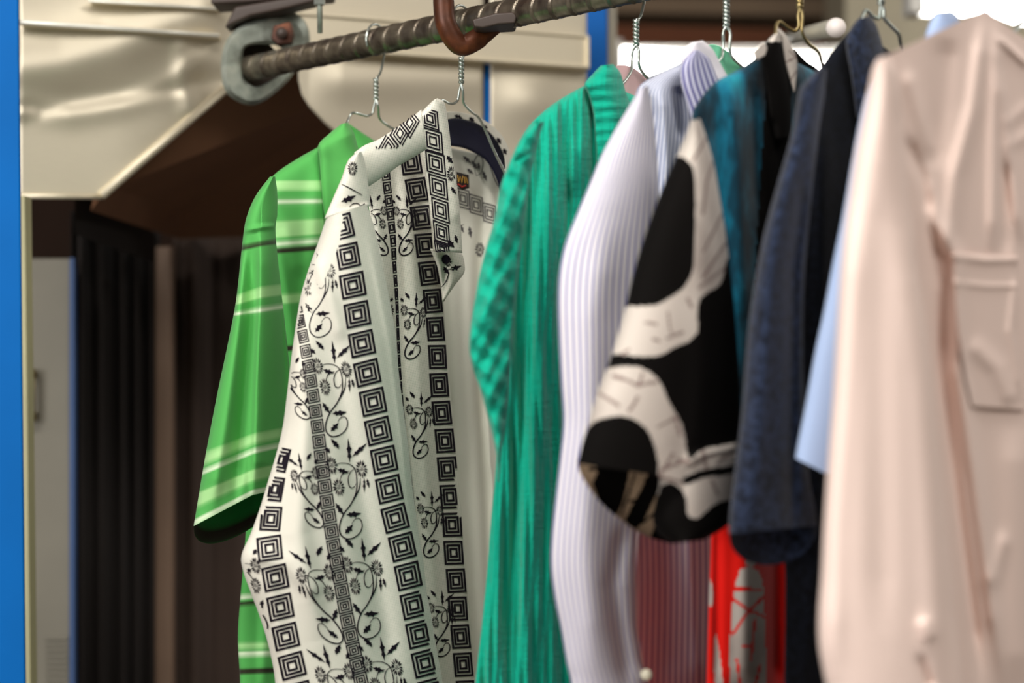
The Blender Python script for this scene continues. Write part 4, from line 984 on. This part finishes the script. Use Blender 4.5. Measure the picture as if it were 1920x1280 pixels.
Part([(1608, 36), (1596, 52), (1586, 74), (1588, 100), (1594, 130), (1600, 170), (1606, 220)], [(1630, 29), (1642, 44), (1652, 74), (1658, 100), (1662, 130), (1664, 170), (1664, 220)],
     pl(1652, 1620, .5, -.04), .02, 'sheet', nu=24, nv=50, folds=[([(1590, 78), (1598, 130), (1606, 220)], 5, 8, .006, 0)]).build('collar', [M_navy], nv_)

# ---------------------------------------------------------------- pale blue shirt (sliver) and pink shirt
M_lb = cloth('pale_blue_cotton', srgb(168, 188, 224), rough=.8, wst=.05)
lbs = garment('pale_blue_shirt', 'pale blue shirt seen as a sliver between the navy and pink shirts', 'shirt', 1900)
gpl = lambda off, pc=1620, sl=.35: (lambda X: 1.235+off+sl*(np.asarray(X, float)-pc)*.0006)
Part([(1640, 130), (1622, 180), (1610, 230), (1597, 300), (1580, 400), (1562, 490), (1545, 580), (1528, 660), (1512, 750), (1498, 820), (1491, 858)],
     [(1700, 120), (1720, 180), (1730, 230), (1730, 300), (1730, 400), (1728, 490), (1725, 580), (1720, 660), (1715, 750), (1712, 820), (1710, 905)],
     gpl(.05), .02, .03, nu=50, nv=100, backsag=0, pw=.45, M=[(1670, 125), (1660, 180), (1650, 230), (1640, 300), (1630, 400), (1618, 490), (1606, 580), (1594, 660), (1580, 750), (1566, 820), (1550, 888)], fm=.4
     ).build('sleeve', [M_lb], lbs)
Part([(1700, 120), (1690, 200), (1690, 500), (1690, 900), (1690, 1300), (1690, 1700)], [(1790, 100), (1850, 200), (1870, 500), (1870, 900), (1870, 1300), (1870, 1700)], gpl(.16, 1750, 1.1), .02, .03, nu=30, nv=50).build('body', [M_lb], lbs)
Part([(1752, 26), (1740, 50), (1732, 80), (1730, 120), (1730, 170)], [(1784, 20), (1798, 36), (1806, 80), (1812, 120), (1815, 170)], gpl(.10, 1770), .012, 'sheet', nu=24, nv=30).build('collar', [M_lb], lbs)
Part([(1846, 20), (1850, 45), (1854, 80), (1856, 120)], [(1856, 24), (1872, 50), (1880, 85), (1884, 120)], gpl(.14, 1860), 0, 'sheet', nu=10, nv=20).build('collar_back', [M_lb], lbs)

M_pk = cloth('pale_pink_cotton', srgb(248, 224, 214), rough=.75, wst=.04, weave=500)
pk = garment('pink_shirt', 'pale pink shirt with a chest pocket nearest the camera at right', 'shirt', 1950)
ppl = lambda off, pc, sl: (lambda X: 1.165+off+sl*(np.asarray(X, float)-pc)*.0006)
PKF = [([(1845, 40), (1825, 200), (1790, 330), (1775, 480)], 14, 18, .010), ([(1775, 70), (1768, 200), (1750, 320)], 22, 20, -.008), ([(1750, 300), (1720, 200), (1700, 130)], 12, 14, .005), ([(1868, 50), (1862, 250), (1860, 470)], 10, 12, .009), ([(1872, 130), (1895, 300), (1915, 450)], 10, 9, .009), ([(1885, 300), (1885, 480)], 8, 10, -.006),
            ([(1738, 330), (1760, 420), (1790, 480), (1800, 700), (1830, 900), (1880, 1280)], 14, 16, .014), ([(1765, 560), (1768, 700), (1790, 900), (1840, 1280)], 12, 12, -.012), ([(1815, 640), (1870, 690), (1900, 760)], 16, 18, .005), ([(1700, 260), (1730, 330), (1745, 400)], 10, 10, -.007), ([(1870, 70), (1930, 125)], 6, 8, .006), ([(1905, 800), (1910, 1290)], 30, 30, .01), ([(1860, 1100), (1885, 1000)], 12, 12, .006),
            ([(1885, 235), (1930, 195)], 10, 10, .003), ([(1890, 275), (1940, 245)], 10, 10, .003)]
Part([(1646, 112), (1650, 160), (1660, 230), (1670, 320), (1690, 430), (1705, 520), (1715, 620), (1722, 740), (1728, 860), (1735, 1000), (1745, 1150), (1750, 1290), (1755, 1420), (1760, 1700)],
     [(2060, 170), (2100, 200), (2110, 250), (2110, 320), (2110, 430), (2110, 520), (2110, 620), (2110, 740), (2110, 860), (2110, 1000), (2110, 1150), (2110, 1290), (2110, 1420), (2110, 1700)],
     ppl(.055, 1800, 1.1), .03, .05, M=[(1846, 19), (1850, 90), (1852, 190), (1852, 300), (1858, 430), (1864, 520), (1870, 620), (1874, 740), (1878, 860), (1882, 1000), (1888, 1150), (1892, 1290), (1896, 1420), (1900, 1700)], fm=.45, nu=120, nv=190,
     folds=PKF
     ).build('body', [M_pk], pk)
Part([(1646, 110), (1636, 130), (1628, 170), (1617, 225), (1604, 290), (1592, 370), (1582, 440), (1575, 520), (1569, 620), (1562, 740), (1555, 830), (1549, 920), (1544, 1000), (1540, 1080), (1535, 1150), (1536, 1210), (1545, 1265), (1552, 1300), (1565, 1420), (1590, 1700)],
     [(1664, 104), (1680, 130), (1688, 170), (1692, 225), (1698, 290), (1706, 370), (1714, 440), (1722, 520), (1738, 620), (1752, 740), (1760, 830), (1768, 920), (1776, 1000), (1784, 1080), (1790, 1150), (1797, 1210), (1803, 1265), (1806, 1300), (1815, 1420), (1830, 1700)],
     ppl(-.05, 1660, .3), .03, .035, nu=80, nv=180, pw=.45,
     folds=[([(1600, 400), (1580, 700), (1560, 1000), (1560, 1280)], 20, 24, .004), ([(1700, 420), (1735, 700), (1750, 1000), (1765, 1280)], 30, 14, .006), ([(1650, 300), (1650, 700), (1655, 1200)], 30, 30, -.003), ([(1725, 1230), (1745, 1290)], 8, 9, -.006), ([(1730, 1160), (1745, 1200)], 10, 12, .005)]
     ).build('sleeve', [M_pk], pk)
pkp = Part([(1786, 474), (1788, 520), (1794, 600), (1806, 690), (1822, 762)], [(1909, 480), (1908, 520), (1908, 600), (1912, 690), (1920, 770)],
     ppl(.055-.0318, 1800, 1.1), .003, 'sheet', nu=50, nv=90, folds=PKF+[([(1790, 480), (1850, 488), (1906, 486)], 7, 7, .004, 0), ([(1790, 530), (1850, 536), (1906, 536)], 4, 4, .003, 0), ([(1905, 520), (1895, 620), (1915, 740)], 8, 10, .005)])
pkp.build('pocket', [M_pk], pk)

# ================================================================== light
def area(name, loc, rot, sx, sy, e, col=(1, .96, .9)):
    l = bpy.data.lights.new(name, 'AREA'); l.shape = 'RECTANGLE'; l.size = sx; l.size_y = sy; l.energy = e; l.color = col
    o = link(bpy.data.objects.new(name, l)); o.location = loc; o.rotation_euler = rot; return o
R = math.radians
area('ceiling_lamp_light', (-.9, .2, 1.65), (R(28), 0, R(10)), 2.4, .35, 46)
area('ceiling_lamp_light_front', (1.6, -.4, 1.65), (R(35), 0, R(-25)), 2.4, .35, 34)
area('ceiling_lamp_light_right', (2.6, 3.2, 1.68), (0, 0, 0), 2.4, .4, 26)
area('left_soft_fill', (-2.6, -2.0, .6), (R(80), 0, R(-38)), 2.0, 1.4, 75, (1, .98, .95))  # added soft fill from the left front, no window stands there
w = bpy.data.worlds.new('world'); scene.world = w; w.use_nodes = True
w.node_tree.nodes['Background'].inputs[0].default_value = (1, .95, .9, 1); w.node_tree.nodes['Background'].inputs[1].default_value = .45

# ================================================================== camera
cd = bpy.data.cameras.new('camera'); cd.lens = 70; cd.sensor_width = 36; cd.clip_start = .05
cam = link(bpy.data.objects.new('camera', cd)); cam.rotation_euler = (math.pi/2, 0, 0); scene.camera = cam
cd.dof.use_dof = True; cd.dof.focus_distance = 1.78; cd.dof.aperture_fstop = 4.2
vs = scene.view_settings; vs.view_transform = 'Standard'; vs.look = 'None'; vs.gamma = 1; vs.use_curve_mapping = False; vs.exposure = .4
for o in scene.objects:
    if '_wp' in o: del o['_wp']
